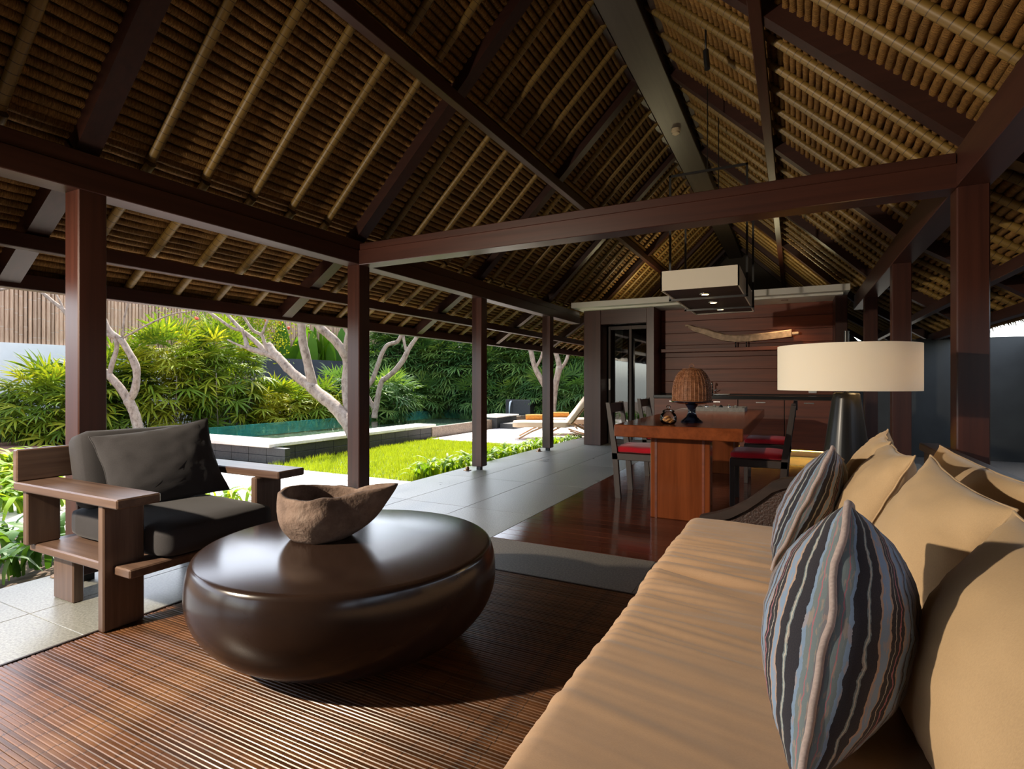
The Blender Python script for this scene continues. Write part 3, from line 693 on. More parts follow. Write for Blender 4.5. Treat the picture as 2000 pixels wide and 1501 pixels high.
# spotlight fixture on the garden-side post behind the viewer
sf = empty('post_spotlight', (-3.42, -0.53, 1.86)); tag(sf, 'black spotlight clamped to a timber post behind the viewer', 'spotlight')
MB().box(-0.01, 0.02, -0.04, 0.04, -0.05, 0.05, .004).build('clamp', 'black_metal', sf)
tgt = (Vector((-1.2, 3.2, 0.35)) - Vector((-3.36, -0.53, 1.86))).normalized()
MB().tube([Vector((0.02, 0, 0)), Vector((0.06, 0, 0)) + tgt * 0.02, Vector((0.06, 0, 0)) + tgt * 0.16], [.02, .06, .075], 16).build('spot_head', 'black_metal', sf, True, 40)
s_ = bpy.data.lights.new('post_spot_bulb', 'SPOT'); s_.energy = 700; s_.color = (1, .85, .66); s_.spot_size = math.radians(112); s_.spot_blend = .7; s_.shadow_soft_size = .055
q = bpy.data.objects.new('post_spot_bulb', s_); COL.objects.link(q); q.parent = sf; q.location = Vector((0.06, 0, 0)) + tgt * 0.17; q.rotation_euler = tgt.to_track_quat('-Z', 'Y').to_euler()

# ================================================================== LIVING FURNITURE
# bamboo mat
mt = empty('bamboo_mat', (-2.70, 0.0, 0.0)); tag(mt, 'large brown mat of thin bamboo slats under the coffee table', 'mat')
sd_ = [MB().box(0, 2.9, -0.0068, 0.0068, 0, 0.007, 0.0022).data('slat', 'mat_slat') for _ in range(1)]
y = 0.02; 
while y < 2.77:
    o = put('slat', sd_[0], mt, (random.uniform(-.004, .004), y, 0.001)); o.scale = (1, random.uniform(.98, 1.07), random.uniform(.88, 1.1)); y += 0.0146
MB().box(-0.004, 2.9, 2.772, 2.784, 0.0, 0.011).build('edge_binding', 'ebony_wood_x', mt)
MB().box(-0.016, -0.004, 0.0, 2.784, 0.0, 0.011).build('edge_binding', 'ebony_wood_y', mt)

# coffee table
CTX, CTY = -1.71, 1.785
cf = empty('coffee_table', (CTX, CTY, 0.008)); tag(cf, 'big round dark brown drum coffee table shaped like a bowl', 'coffee table')
prof = []
for i in range(17):
    a = i / 16 * PI * 0.5
    prof.append((0.27 + 0.358 * math.sin(a) ** 0.92, 0.27 * (1 - math.cos(a))))
prof += [(0.627, 0.30), (0.622, 0.345), (0.612, 0.378), (0.606, 0.391), (0.598, 0.397), (0.588, 0.399), (0.3, 0.397), (0.0, 0.397)]
MB().lathe(prof, 96).build('bowl_body', 'coffee_wood', cf, True, 50)

# clay pot with a long lip
pt = empty('clay_pot', (-1.885, 1.785, 0.406)); tag(pt, 'rough brown clay vessel with a jutting lip on the coffee table', 'pot')
def potp(u, v, inner=False):
    th = 2 * PI * u; lipd = math.atan2(RT.y, RT.x)
    d = (th - lipd + PI) % (2 * PI) - PI
    lip = math.exp(-(d / 0.42) ** 2)
    top = 0.205 + 0.010 * math.sin(2 * th + 1) - 0.012 * math.exp(-((abs(d) - 0.7) / 0.25) ** 2) + 0.006 * mnoise.noise(Vector((th * 3, 1, 5)))
    top += 0.02 * lip
    z = top * v
    r = 0.125 + 0.064 * math.sin(min(1, v * 1.6) * PI / 2) - 0.016 * max(0, v - 0.62) / 0.38 * (1 - lip)
    r += lip * 0.150 * v ** 0.8
    r *= 1 + 0.05 * mnoise.noise(Vector((math.cos(th) * 1.8, math.sin(th) * 1.8, v * 2.5)))
    if inner: r -= 0.022; z = 0.02 + (top - 0.02) * v
    if v < 0.03: r *= 0.96
    return Vector((r * math.cos(th), r * math.sin(th), z))
m = MB(); m.grid(72, 18, lambda u, v: potp(u, v)); n0 = len(m.v); m.grid(72, 18, lambda u, v: potp(u, v, True), True)
for i in range(72):
    a = 18 * 73 + i; m.f.append((a, a + 1, n0 + a + 1, n0 + a))
m.f.append(tuple(range(71, -1, -1))); m.f.append(tuple(n0 + k for k in range(72)))
o = m.build('clay_vessel', 'rough_clay', pt, True)
bm = bmesh.new(); bm.from_mesh(o.data); bmesh.ops.remove_doubles(bm, verts=bm.verts[:], dist=0.0005); bmesh.ops.recalc_face_normals(bm, faces=bm.faces[:]); bm.to_mesh(o.data); bm.free()

# pillows ----------------------------------------------------------------
def pillow_data(name, mat, W, H, T, seed=0, k=0.09, uv=False, wr=0.006, n=28, foldn=0.0):
    v = []; f = []; uvs = []
    def wrk(x, y, s):
        return wr * (mnoise.noise(Vector((x * 5 + seed, y * 5, s * 3.1))) + 0.6 * mnoise.noise(Vector((x * 11, y * 11 + seed, s)))) + foldn * math.sin(9 * (x + y) + 2 * mnoise.noise(Vector((x * 3, y * 3, seed)))) * max(0, abs(x * y) - .1)
    idx = {}
    for s in (1, -1):
        for j in range(n + 1):
            for i in range(n + 1):
                a = math.sin((i / n * 2 - 1) * PI / 2); b = math.sin((j / n * 2 - 1) * PI / 2)
                edge = i in (0, n) or j in (0, n)
                if s == -1 and edge: idx[(s, i, j)] = idx[(1, i, j)]; continue
                X = a * W / 2 * (1 - k * (1 - b * b)); Z = b * H / 2 * (1 - k * (1 - a * a))
                h = 0 if edge else T / 2 * ((1 - a * a) ** 0.55) * ((1 - b * b) ** 0.55)
                Yv = -s * (h + (0 if edge else wrk(a, b, s) * min(1, h / (T * .15))))
                if edge: Yv += 0.010 * mnoise.noise(Vector((a * 3 + seed, b * 3, 1)))
                idx[(s, i, j)] = len(v); v.append((X, Yv, Z)); uvs.append((i / n, j / n))
    for s in (1, -1):
        for j in range(n):
            for i in range(n):
                q = (idx[(s, i, j)], idx[(s, i + 1, j)], idx[(s, i + 1, j + 1)], idx[(s, i, j + 1)])
                f.append(q if s == 1 else q[::-1])
    me = bpy.data.meshes.new(name); me.from_pydata(v, [], f); me.update(); me.materials.append(MATS[mat])
    me.polygons.foreach_set('use_smooth', [True] * len(me.polygons))
    if uv:
        l = me.uv_layers.new(name='UVMap')
        for lo in me.loops: l.data[lo.index].uv = uvs[lo.vertex_index]
    ring = [v[idx[(1, i, 0)]] for i in range(n)] + [v[idx[(1, n, j)]] for j in range(n)] + [v[idx[(1, n - i, n)]] for i in range(n)] + [v[idx[(1, 0, n - j)]] for j in range(n + 1)]
    return me, ring
def pillow(name, label, cat, mat, W, H, T, loc, face, tilt, roll=0.0, pipe=None, group=None, **kw):
    """face: heading (degrees) the front looks to, 0 = -y, -90 = -x ; tilt: leaning back"""
    me, ring = pillow_data('cover', mat, W, H, T, **kw)
    t = empty(name, loc); t.rotation_mode = 'QUATERNION'
    t.rotation_quaternion = (Matrix.Rotation(math.radians(face), 3, 'Z') @ Matrix.Rotation(math.radians(-tilt), 3, 'X') @ Matrix.Rotation(math.radians(roll), 3, 'Y')).to_quaternion()
    tag(t, label, cat, group); put('cover', me, t)
    b = MB(); b.tube(ring, 0.0045 if pipe else 0.003, 6, False); b.build('piping', pipe or mat, t, True)
    return t

# sofa ---------------------------------------------------------------------
sf_ = empty('sofa', (0.13, 0.95, 0)); tag(sf_, 'long low sofa with tan seat cushion and dark timber frame', 'sofa')
SX, SY = 0.13, 0.95
def cushion(x0, x1, y0, y1, z0, z1, r, nx, ny, wr):
    """rounded slab with tension creases running across the seat"""
    m = MB(); cx, cy = (x0 + x1) / 2, (y0 + y1) / 2
    prof = [(x0 + r, z0)] + [(x0 + r - r * math.sin(a), (z0 + r) - r * math.cos(a)) for a in [PI / 8 * i for i in range(1, 5)]]
    prof += [(x0 + r - r * math.cos(a), (z1 - r) + r * math.sin(a)) for a in [PI / 2 * i / 8 for i in range(9)]]
    for i in range(1, nx): prof.append((lerp(x0 + r, x1 - r, i / nx), z1))
    prof += [(x1 - r + r * math.sin(a), (z1 - r) + r * math.cos(a)) for a in [PI / 2 * i / 6 for i in range(7)]] + [(x1, z0)]
    np_ = len(prof)
    for j in range(ny + 1):
        y = lerp(y0, y1, j / ny); e = min(y - y0, y1 - y); sh = 0 if e > r else (r - math.sqrt(max(0, r * r - (r - e) ** 2)))
        for (x, z) in prof:
            zz = z; xx = x
            if z > z0 + r * 0.8:
                fx = (x - x0) / (x1 - x0)
                fade = max(0, 1 - abs(y - 2.02) / 0.62) ** 0.5 + 0.25
                w = mnoise.noise(Vector((x * 1.6 + y * 0.8, y * 20 + x * 3.5, 3))) * 0.6 + mnoise.noise(Vector((x * 2.2, y * 38 + x * 6, 8))) * 0.4
                zz += wr * w * fade * math.exp(-((fx - 0.12) / 0.32) ** 2) - sh * 0.8
                zz += 0.010 * mnoise.noise(Vector((x * 1.5, y * 1.2, 1)))
                xx -= 0.006 * mnoise.noise(Vector((1, y * 2.3, 7))) + 0.12 * wr * w * (fx < .1)
            m.v.append((xx - SX, y - SY + (0 if e > 0 else 0), zz))
    for j in range(ny):
        for k in range(np_ - 1):
            a = j * np_ + k; m.f.append((a, a + 1, a + np_ + 1, a + np_))
    m.f.append(tuple(range(np_))); m.f.append(tuple(ny * np_ + k for k in range(np_ - 1, -1, -1)))
    return m
cushion(-0.475, 0.60, -0.9, 2.865, 0.21, 0.425, 0.055, 30, 700, 0.036).build('seat_cushion', 'sofa_linen', sf_, True, 60, fix=True)
MB().box(-0.58, 0.60, -1.9, 1.98, 0.07, 0.208, 0.006).build('seat_frame', 'ebony_wood_y', sf_)
for x in (-0.54, 0.50):
    for y in (-1.8, 1.86): MB().box(x, x + 0.07, y, y + 0.07, 0, 0.07).build('leg', 'ebony_wood_z', sf_)
pw = empty('low_partition', (0.70, 1.4, 0)); tag(pw, 'low dark timber partition running behind the sofa cushions', 'partition')
MB().box(-.03, .03, -2.3, 2.5, 0.0, 0.70, .004).build('board', 'ebony_wood_y', pw); MB().box(-.05, .05, -2.3, 2.52, 0.70, 0.745, .006).build('top_rail', 'ebony_wood_y', pw)
# curved far arm
AY = 2.94
ap = [(1368, 1010), (1400, 1004), (1430, 995), (1460, 980), (1485, 963), (1508, 946), (1530, 938), (1560, 936), (1620, 938)]
ac = [at_y(px, py, AY) for px, py in ap]
ac = [Vector((p.x, AY, max(p.z, 0.40))) for p in ac]; ac += [Vector((0.655, AY, ac[-1].z))]
m = MB()
for p in ac:
    for dy, dz in ((-.03, .012), (.03, .012), (.03, -.034), (-.03, -.034)): m.v.append((p.x - SX, p.y + dy - SY, p.z + dz))
for i in range(len(ac) - 1):
    for k in range(4): m.f.append((i * 4 + k, i * 4 + (k + 1) % 4, i * 4 + 4 + (k + 1) % 4, i * 4 + 4 + k))
m.f += [(3, 2, 1, 0), tuple(len(m.v) - 4 + k for k in range(4))]
m.build('arm_rail', 'ebony_wood_x', sf_, fix=True)
m = MB()
for p in ac[1:]: m.v += [(p.x - SX, AY - .012 - SY, 0.21), (p.x - SX, AY - .012 - SY, p.z - .03), (p.x - SX, AY + .012 - SY, 0.21), (p.x - SX, AY + .012 - SY, p.z - .03)]
for i in range(len(ac) - 2):
    a = i * 4; m.f += [(a, a + 4, a + 5, a + 1), (a + 2, a + 3, a + 7, a + 6)]
m.build('arm_panel', 'rattan_dark', sf_)
# pillows along the sofa
def pillow3(name, label, cat, mat, C, ax, az, T, pipe=None, group=None, droop=0.0, **kw):
    """C centre, ax half side towards the viewer, az half side upwards, T thickness; front looks to -x"""
    me, ring = pillow_data('cover', mat, 2.0, 2.0, T, **kw)
    C, ax, az = Vector(C), Vector(ax), Vector(az); n = ax.cross(az).normalized()
    if n.x > 0: n = -n
    t = empty(name, C); tag(t, label, cat, group)
    def mp(q): return ax * q[0] + az * q[2] - n * q[1] - Vector((0, 0, droop)) * ((1 - q[0]) / 2) * (.25 + .75 * (q[2] + 1) / 2)
    for v in me.vertices: v.co = mp(v.co)
    if ax.cross(az).dot(-n) > 0: me.flip_normals()
    put('cover', me, t); b = MB(); b.tube([mp(q) for q in ring], 0.0065 if pipe else 0.003, 6, False); b.build('piping', pipe or mat, t, True)
    return t
def pillow_top(name, label, far, near, H, tilt, T, **kw):
    """from its two upper corners, hanging down to the seat"""
    far, near = Vector(far), Vector(near); up = Vector((math.sin(math.radians(tilt)), 0, math.cos(math.radians(tilt)))) * H / 2
    return pillow3(name, label, 'pillow', 'pillow_linen', (far + near) / 2 - up, (near - far) / 2, up, T, **kw)
def pillow_edge(name, label, top, bot, phi, W, T, **kw):
    """from its near side edge; phi: heading of the side running away"""
    top, bot = Vector(top), Vector(bot); h = Vector((math.sin(math.radians(phi)), math.cos(math.radians(phi)), 0)) * W / 2
    return pillow3(name, label, 'pillow', 'ikat_cloth', (top + bot) / 2 + h, -h, (top - bot) / 2, T, pipe='piping_cloth', uv=True, group='blue striped sofa pillows', **kw)
pillow3('back_cushion', 'large tan back cushion against the dark rail at the far sofa end', 'cushion', 'pillow_linen', (0.50, 2.36, 0.62), (0, -.52, 0), (.05, 0, .21), .20, k=.04, seed=3)
pillow3('back_cushion', 'large tan back cushion against the dark rail at the near sofa end', 'cushion', 'pillow_linen', (0.51, 1.30, 0.61), (0, -.52, 0), (.05, 0, .20), .20, k=.04, seed=4)
pillow_top('tan_pillow', 'tan linen pillow at the far sofa end under the lamp', (.37, 2.90, .89), (.33, 2.52, .87), .46, 24, .17, seed=11, foldn=.013)
pillow_top('tan_pillow', 'tan linen pillow right behind the smaller striped pillow', (.34, 2.56, .865), (.35, 2.17, .86), .46, 26, .18, seed=12, foldn=.013)
pillow_top('tan_pillow', 'tan linen pillow with the hard pointed shadow across it', (.385, 2.14, .868), (.45, 1.62, .81), .47, 26, .19, seed=13, foldn=.013)
pillow_top('tan_pillow', 'biggest tan linen pillow, cut off by the picture edge', (.40, 1.46, .835), (.47, .92, .80), .47, 27, .24, seed=14, foldn=.013)
pillow_edge('striped_pillow', 'blue striped ikat pillow farther along the sofa', at_d(1626, 872, 2.01), at_d(1508, 1112, 1.93), 8, .44, .19, seed=21, droop=.10, k=.03)
pillow_edge('striped_pillow', 'blue striped ikat pillow in front, nearest to the viewer', (.088, 1.16, .88), (.005, .985, .437), 9, .47, .27, seed=22, droop=.15, k=.03)

# armchair -----------------------------------------------------------------
AX, AYc = -2.98, 1.75
ch = empty('armchair', (AX, AYc, 0)); tag(ch, 'low armchair of thick brown planks with charcoal cushions', 'armchair')
def cb(name, mat, x0, x1, y0, y1, z0, z1, c=.006): return MB().box(x0 - AX, x1 - AX, y0 - AYc, y1 - AYc, z0, z1, c).build(name, mat, ch)
for y0, y1 in ((1.26, 1.44), (2.06, 2.24)):
    cb('arm', 'chair_wood_x', -3.42, -2.50, y0, y1, 0.565, 0.607)
for y0, y1, h in ((1.285, 1.455, .565), (2.04, 2.21, .565)):
    cb('leg', 'chair_wood_z', -2.70, -2.655, y0, y1, 0.010, h)
for y0, y1 in ((1.40, 1.45), (2.05, 2.10)):
    cb('leg', 'chair_wood_z', -3.36, -3.17, y0, y1, 0.0, 0.25)
for y0, y1 in ((1.29, 1.43), (2.07, 2.21)):
    cb('arm_support', 'chair_wood_z', -3.40, -3.355, y0, y1, 0.29, 0.566)
cb('seat_plank', 'chair_wood_x', -3.42, -2.53, 1.325, 1.75, 0.25, 0.29); cb('seat_plank', 'chair_wood_x', -3.42, -2.53, 1.752, 2.175, 0.25, 0.29)
cb('back_board', 'chair_wood_y', -3.425, -3.385, 1.26, 2.24, 0.607, 0.765)
def soft(name, mat, x0, x1, y0, y1, z0, z1, r=.05, par=ch, ox=AX, oy=AYc, bulge=.02):
    m = MB(); bm = bmesh.new(); bmesh.ops.create_cube(bm, size=1); bmesh.ops.subdivide_edges(bm, edges=bm.edges[:], cuts=9, use_grid_fill=True)
    hx, hy, hz = (x1 - x0) / 2, (y1 - y0) / 2, (z1 - z0) / 2
    for v in bm.verts:
        q = Vector((v.co.x * 2 * hx, v.co.y * 2 * hy, v.co.z * 2 * hz)); inner = Vector((max(-hx + r, min(hx - r, q.x)), max(-hy + r, min(hy - r, q.y)), max(-hz + r, min(hz - r, q.z))))
        d = q - inner
        if d.length > 1e-6: q = inner + d.normalized() * r
        if v.co.z > .45: q.z += bulge * (1 - (2 * v.co.x) ** 2) * (1 - (2 * v.co.y) ** 2)
        q += Vector((0, 0, .004 * mnoise.noise(Vector((q.x * 9, q.y * 9, q.z * 9 + x0)))))
        v.co = q + Vector(((x0 + x1) / 2 - ox, (y0 + y1) / 2 - oy, (z0 + z1) / 2))
    bm.verts.index_update(); m.v = [tuple(v.co) for v in bm.verts]; m.f = [tuple(v.index for v in f.verts) for f in bm.faces]; bm.free()
    return m.build(name, mat, par, True)
soft('seat_cushion', 'charcoal_cloth', -3.36, -2.50, 1.46, 2.035, 0.29, 0.445, .045)
o = soft('back_cushion', 'charcoal_cloth', -.08, .08, -.30, .30, -.2, .2, .06, ch, 0, 0, .0); o.location = (-3.26 - AX, 1.75 - AYc, 0.64); o.rotation_euler = (0, math.radians(-14), 0)
pillow('grey_pillow', 'charcoal square pillow leaning in the plank armchair', 'pillow', 'charcoal_cloth', 0.58, 0.45, 0.19, (-3.07, 1.78, 0.645), 76, 24, roll=-7, seed=32, wr=.008)

# ================================================================== DINING
TX0, TX1, TY0, TY1 = -1.27, -0.32, 4.23, 7.4
tb = empty('dining_table', ((TX0 + TX1) / 2, (TY0 + TY1) / 2, 0)); tag(tb, 'long thick glossy red brown timber dining table on slab legs', 'table')
bxo, byo = tb.location.x, tb.location.y
MB().box(TX0 - bxo, TX1 - bxo, TY0 - byo, TY1 - byo, 0.665, 0.76, .006).build('table_top', 'table_wood_y', tb)
for y in (4.46, 6.95):
    q = MB().box(-1.035 - bxo, -0.575 - bxo, y - byo, y + 0.14 - byo, 0, 0.665, .005).build('slab_leg', 'table_wood_z', tb)
    for x in (-1.0, -0.635): MB().box(x - bxo, x + 0.018 - bxo, y - 0.004 - byo, y + 0.01 - byo, 0, 0.665).build('inlay', 'panel_wood', q)
def dchair(name, loc, rz, label):
    t = empty(name, loc, rz); tag(t, label, 'chair', 'dining chairs around the long table')   # local: faces +x, back at x=0
    for y in (-.22, .22):
        MB().hexa([(x + dx, y + dy, z) for z, dx in ((0, .035),) for dy in (-.02, .02) for x in (-.02, .03)] + [(x, y + dy, .46) for dy in (-.02, .02) for x in (-.02, .03)]).build('leg', 'ebony_wood_z', t)
        MB().hexa([(x, y + dy, .46) for dy in (-.02, .02) for x in (-.02, .03)] + [(x - .06, y + dy, .90) for dy in (-.02, .02) for x in (-.018, .018)]).build('back_post', 'ebony_wood_z', t)
        MB().box(.40, .44, y - .02, y + .02, 0, .42, .003).build('leg', 'ebony_wood_z', t)
    MB().box(-.02, .44, -.24, .24, .36, .425, .004).build('seat_frame', 'ebony_wood_y', t)
    MB().box(-.078, -.048, -.205, .205, .80, .89, .004).build('top_rail', 'ebony_wood_y', t)
    MB().box(-.045, -.02, -.205, .205, .60, .65, .004).build('mid_rail', 'ebony_wood_y', t)
    soft('seat_pad', 'red_cloth', .0, .44, -.22, .22, .425, .485, .025, t, 0, 0, .01)
    return t
dchair('dining_chair', (-1.52, 5.29, 0), 0, 'dark dining chair with red pad on the garden side, nearest to the terrace edge')
dchair('dining_chair', (-1.56, 6.62, 0), 0, 'dark dining chair on the garden side, farther from the viewer near the glass door')
dchair('dining_chair', (-0.06, 5.38, 0), PI, 'dark dining chair with red pad on the sofa side of the table, in front')
dchair('dining_chair', (-0.04, 6.66, 0), PI, 'dark dining chair on the sofa side of the table, half hidden behind another')
# cake stand + wicker dome
cs = empty('cake_stand', (-0.76, 4.76, 0.76)); tag(cs, 'glossy dark blue pedestal cake stand on the dining table', 'cake stand')
MB().lathe([(0.088, 0), (0.09, .008), (.075, .02), (.045, .045), (.030, .085), (.034, .12), (.05, .145), (.052, .15)], 32).build('pedestal', 'navy_glaze', cs, True, 50)
MB().lathe([(0.05, .15), (.12, .158), (.17, .170), (.172, .178), (.16, .176), (0, .172)], 40).build('plate', 'navy_glaze', cs, True, 50)
wd = empty('wicker_dome', (-0.76, 4.76, 0.937)); tag(wd, 'brown wicker food cover dome standing on the cake stand', 'food cover')
def dome(v): return (0.158 * math.cos(v * PI / 2) ** 0.55 * (1 - .0 * v) + .002, 0.30 * (0.02 + 0.98 * math.sin(v * PI / 2) ** 1.0) if v > 0 else 0)
prof = [((0.155 * (1 - (k / 14) ** 3.2) ** 0.5), 0.285 * k / 14) for k in range(15)]
MB().lathe([(max(r - .006, .002), z) for r, z in prof], 40).build('lining', 'wicker', wd, True)
for k in range(30):
    a = k * 2 * PI / 30; m = MB().tube([(r * math.cos(a), r * math.sin(a), z) for r, z in prof[:14]], .0045, 5); m.build('stake', 'wicker', wd, True)
for i in range(26):
    z = i / 26 * .275; r = 0.155 * (1 - (z / .285) ** 3.2) ** .5
    MB().tube([((r + .002 * (k % 2)) * math.cos(2 * PI * k / 48), (r + .002 * (k % 2)) * math.sin(2 * PI * k / 48), z + .004) for k in range(49)], .0035, 5, False).build('weave_ring', 'wicker', wd, True)
MB().tube([(.02 * math.cos(a), 0, .285 + .028 * math.sin(a)) for a in [PI * k / 8 for k in range(9)]], .003, 6).build('loop_handle', 'wicker', wd, True)
# jar
jr = empty('glass_jar', (-0.89, 4.45, 0.76)); tag(jr, 'small round lidded glass jar of cookies on the dining table', 'jar')
MB().lathe([(0.045, 0), (.062, .02), (.066, .05), (.058, .08), (.042, .095), (.040, .10)], 28).build('jar_body', 'jar_glass', jr, True)
MB().lathe([(0.048, .10), (.048, .106), (.03, .118), (.012, .122), (.010, .128), (.018, .14), (.012, .15), (0, .152)], 24).build('lid', 'jar_glass', jr, True)
for k, (x, y, z) in enumerate([(0, .01, .022), (.025, -.01, .030), (-.026, .0, .03), (.004, -.025, .034), (0, .022, .046), (-.012, -.008, .055)]):
    o = MB().lathe([(0.0, -.007), (.02, -.006), (.024, 0), (.02, .006), (0, .008)], 14).build('cookie', 'cookie', None, True); o.location = (-0.89 + x, 4.45 + y, .76 + z); o.rotation_euler = (.5 * math.sin(k * 2.), .5 * math.cos(k * 3.), 0)
    tag(o, 'brown cookie inside the lidded glass jar', 'cookie', 'cookies in the glass jar')
# tray
tr = empty('serving_tray', (-0.76, 6.85, 0.76)); tag(tr, 'flat grey tray at the far end of the dining table', 'tray')
MB().box(-.27, .27, -.2, .2, 0.0, .012).build('tray_base', 'grey_tray', tr)
for a in ((-.27, .27, -.2, -.188), (-.27, .27, .188, .2), (-.27, -.258, -.188, .188), (.258, .27, -.188, .188)): MB().box(*a, .012, .045).build('tray_rim', 'grey_tray', tr)
for k in range(5):
    o = MB().lathe([(.016, 0), (.022, .03), (.014, .05), (.008, .055)], 12).build('small_bottle', ['steel', 'grey_tray', 'black_lacquer'][k % 3], None, True); o.location = (-0.92 + k * .08, 6.84 + .05 * (k % 2), .772)
    tag(o, ORD[k] + ' little condiment bottle from the garden side in the grey table tray', 'bottle', 'condiment bottles in the tray')

# floor uplights by the terrace edge
for i, (px, py) in enumerate(((913, 918), (1053, 881), (119, 1122))):
    q = at_z(px, py, 0.0); q.x = max(q.x, -3.7)
    u = empty('floor_uplight', (q.x, q.y, 0)); tag(u, ['small brown floor light by the terrace edge next to the lawn-side post', 'small brown floor light by the terrace edge near the sun loungers', 'small brown floor light by the terrace edge behind the armchair leg'][i], 'floor light')
    MB().lathe([(.05, 0), (.052, .004), (.02, .008)], 18).build('base_plate', 'brass', u, True); MB().lathe([(.022, .006), (.024, .03), (.014, .045), (0, .048)], 16).build('cap', 'brass', u, True)

# ================================================================== GARDEN
GZ = -0.12
sbox('ground', 'bare garden soil', 'soil', -40, -3.745, -14, 34, -0.4, GZ - .02)
# lawn
sbox('lawn', 'bright green lawn ground beside the pool wall', 'lawn_ground', -6.72, -3.76, 5.28, 9.35, -0.25, GZ)
m = MB()
for k in range(26000):
    x = random.uniform(-6.7, -4.05); y = random.uniform(5.3, 9.3); h = random.uniform(.035, .085) * (1 + .5 * mnoise.noise(Vector((x * 2, y * 2, 0)))); a = random.uniform(0, 2 * PI); w = .005
    dx, dy = math.cos(a), math.sin(a); lx, ly = random.uniform(-.03, .03), random.uniform(-.03, .03); n = len(m.v)
    m.v += [(x - dx * w, y - dy * w, GZ), (x + dx * w, y + dy * w, GZ), (x + lx, y + ly, GZ + h)]; m.f.append((n, n + 1, n + 2))
tag(m.build('lawn_grass', 'grass_blade'), 'sunlit grass blades of the lawn beside the pool', 'grass', kind='stuff')
# pavers
pv = struct('path', 'pale stone slab path through the garden')
for ix in range(6):
    for iy in range(6):
        x0 = -7.6 + ix * 0.56; y0 = 2.05 + iy * 0.54
        if x0 + .55 > -4.15 and iy < 5 and ix > 5: continue
        MB().box(x0 + .01, x0 + .55, y0 + .008, y0 + .532, GZ - .05, GZ + .02, .006).build('paver', 'paver_stone', pv)
for ix in range(3):
    MB().box(-4.24 + ix * .0, -3.76, 4.15 + ix * .38, 4.52 + ix * .38, GZ - .05, GZ + .02, .006).build('paver', 'paver_stone', pv)
for ix in range(12):
    for iy in range(1): MB().box(-15 + ix * .62, -14.4 + ix * .62, 2.9 + iy, 5.2 + iy, GZ - .05, GZ + .01, .006).build('paver', 'terracotta', pv)
dk = struct('deck', 'pale stone slab deck under the sun loungers')
for ix in range(5):
    for iy in range(6): MB().box(-6.8 + ix * .61, -6.2 + ix * .61, 9.36 + iy * .7, 10.05 + iy * .7, GZ - .06, GZ + .02, .006).build('paver', 'paver_stone', dk)
# pool
po_ = struct('pool', 'raised swimming pool with pale coping')
MB().box(-7.05, -6.96, 5.60, 12.2, GZ - .05, 0.10).build('side_wall', 'pool_stone', po_)
n_ = 0
y = 5.6
while y < 9.6:
    for zz in (GZ, -.0): 
        MB().box(-6.97, -6.90, y + .003, y + .397, zz + .002, zz + .118, .003).build('wall_tile', 'pool_stone', po_)
    y += .4
x = -11.4
while x < -6.9:
    for zz in (GZ, -.0): MB().box(x + .003, x + .397, 5.555, 5.65, zz + .002, zz + .118, .003).build('wall_tile', 'pool_stone', po_)
    x += .4
MB().box(-11.4, -6.9, 5.65, 5.75, GZ - .05, .12).build('side_wall', 'pool_stone', po_)
MB().box(-6.98, -6.88, 9.6, 15.4, GZ - .05, .13, .01).build('overflow_wall', 'overflow_stone', po_)
for a, b in ((5.5, 6.55), (6.55, 7.62), (7.62, 8.69), (8.69, 9.75)): MB().box(-7.42 if a > 5.6 else -6.88 - .6, -6.88, a + .002, b - .002, .12, .178, .008).build('coping_slab', 'coping_stone', po_)
for a in range(4): MB().box(-11.45 + a * .995 + .002, -11.45 + (a + 1) * .995 - .002, 5.5, 6.12, .12, .178, .008).build('coping_slab', 'coping_stone', po_)
MB().box(-7.4, -6.75, 12.2, 13.35, GZ, .178, .008).build('step_block', 'pool_stone', po_); MB().box(-7.45, -6.7, 12.15, 13.4, .178, .21, .006).build('coping_slab', 'coping_stone', po_)
MB().box(-6.7, -6.3, 12.3, 13.2, GZ, .03, .006).build('step_block', 'pool_stone', po_)
MB().box(-10.9, -6.9, 5.8, 15.6, -0.65, -0.6).build('pool_bed', 'pool_tile', po_); MB().box(-10.95, -10.9, 5.8, 15.6, -1, .13).build('side_wall', 'pool_tile', po_)
MB().box(-10.9, -6.9, 15.55, 15.6, -1, .13).build('side_wall', 'pool_tile', po_); MB().box(-7.10, -7.06, 5.8, 15.6, -1, .10).build('side_wall', 'pool_tile', po_); MB().box(-10.9, -6.9, 5.75, 5.8, -1, .12).build('side_wall', 'pool_tile', po_)
m = MB(); m.v = [(-10.9, 5.8, .135), (-6.94, 5.8, .135), (-6.94, 15.55, .135), (-10.9, 15.55, .135)]; m.f = [(0, 1, 2, 3)]; m.build('water_surface', 'pool_water', po_)
# fountain block
fb = empty('fountain_block', (-7.45, 15.0, .0)); tag(fb, 'black stone block with a thin water spout at the far pool end', 'fountain')
MB().box(-.42, .42, -.2, .2, -.1, .55, .01).build('block', 'black_stone', fb); MB().tube([(-.22, -.2, .5), (-.22, -.27, .47), (-.22, -.31, .35), (-.22, -.33, .13)], [.03, .03, .022, .016], 8).build('water_spout', 'stream', fb, True)
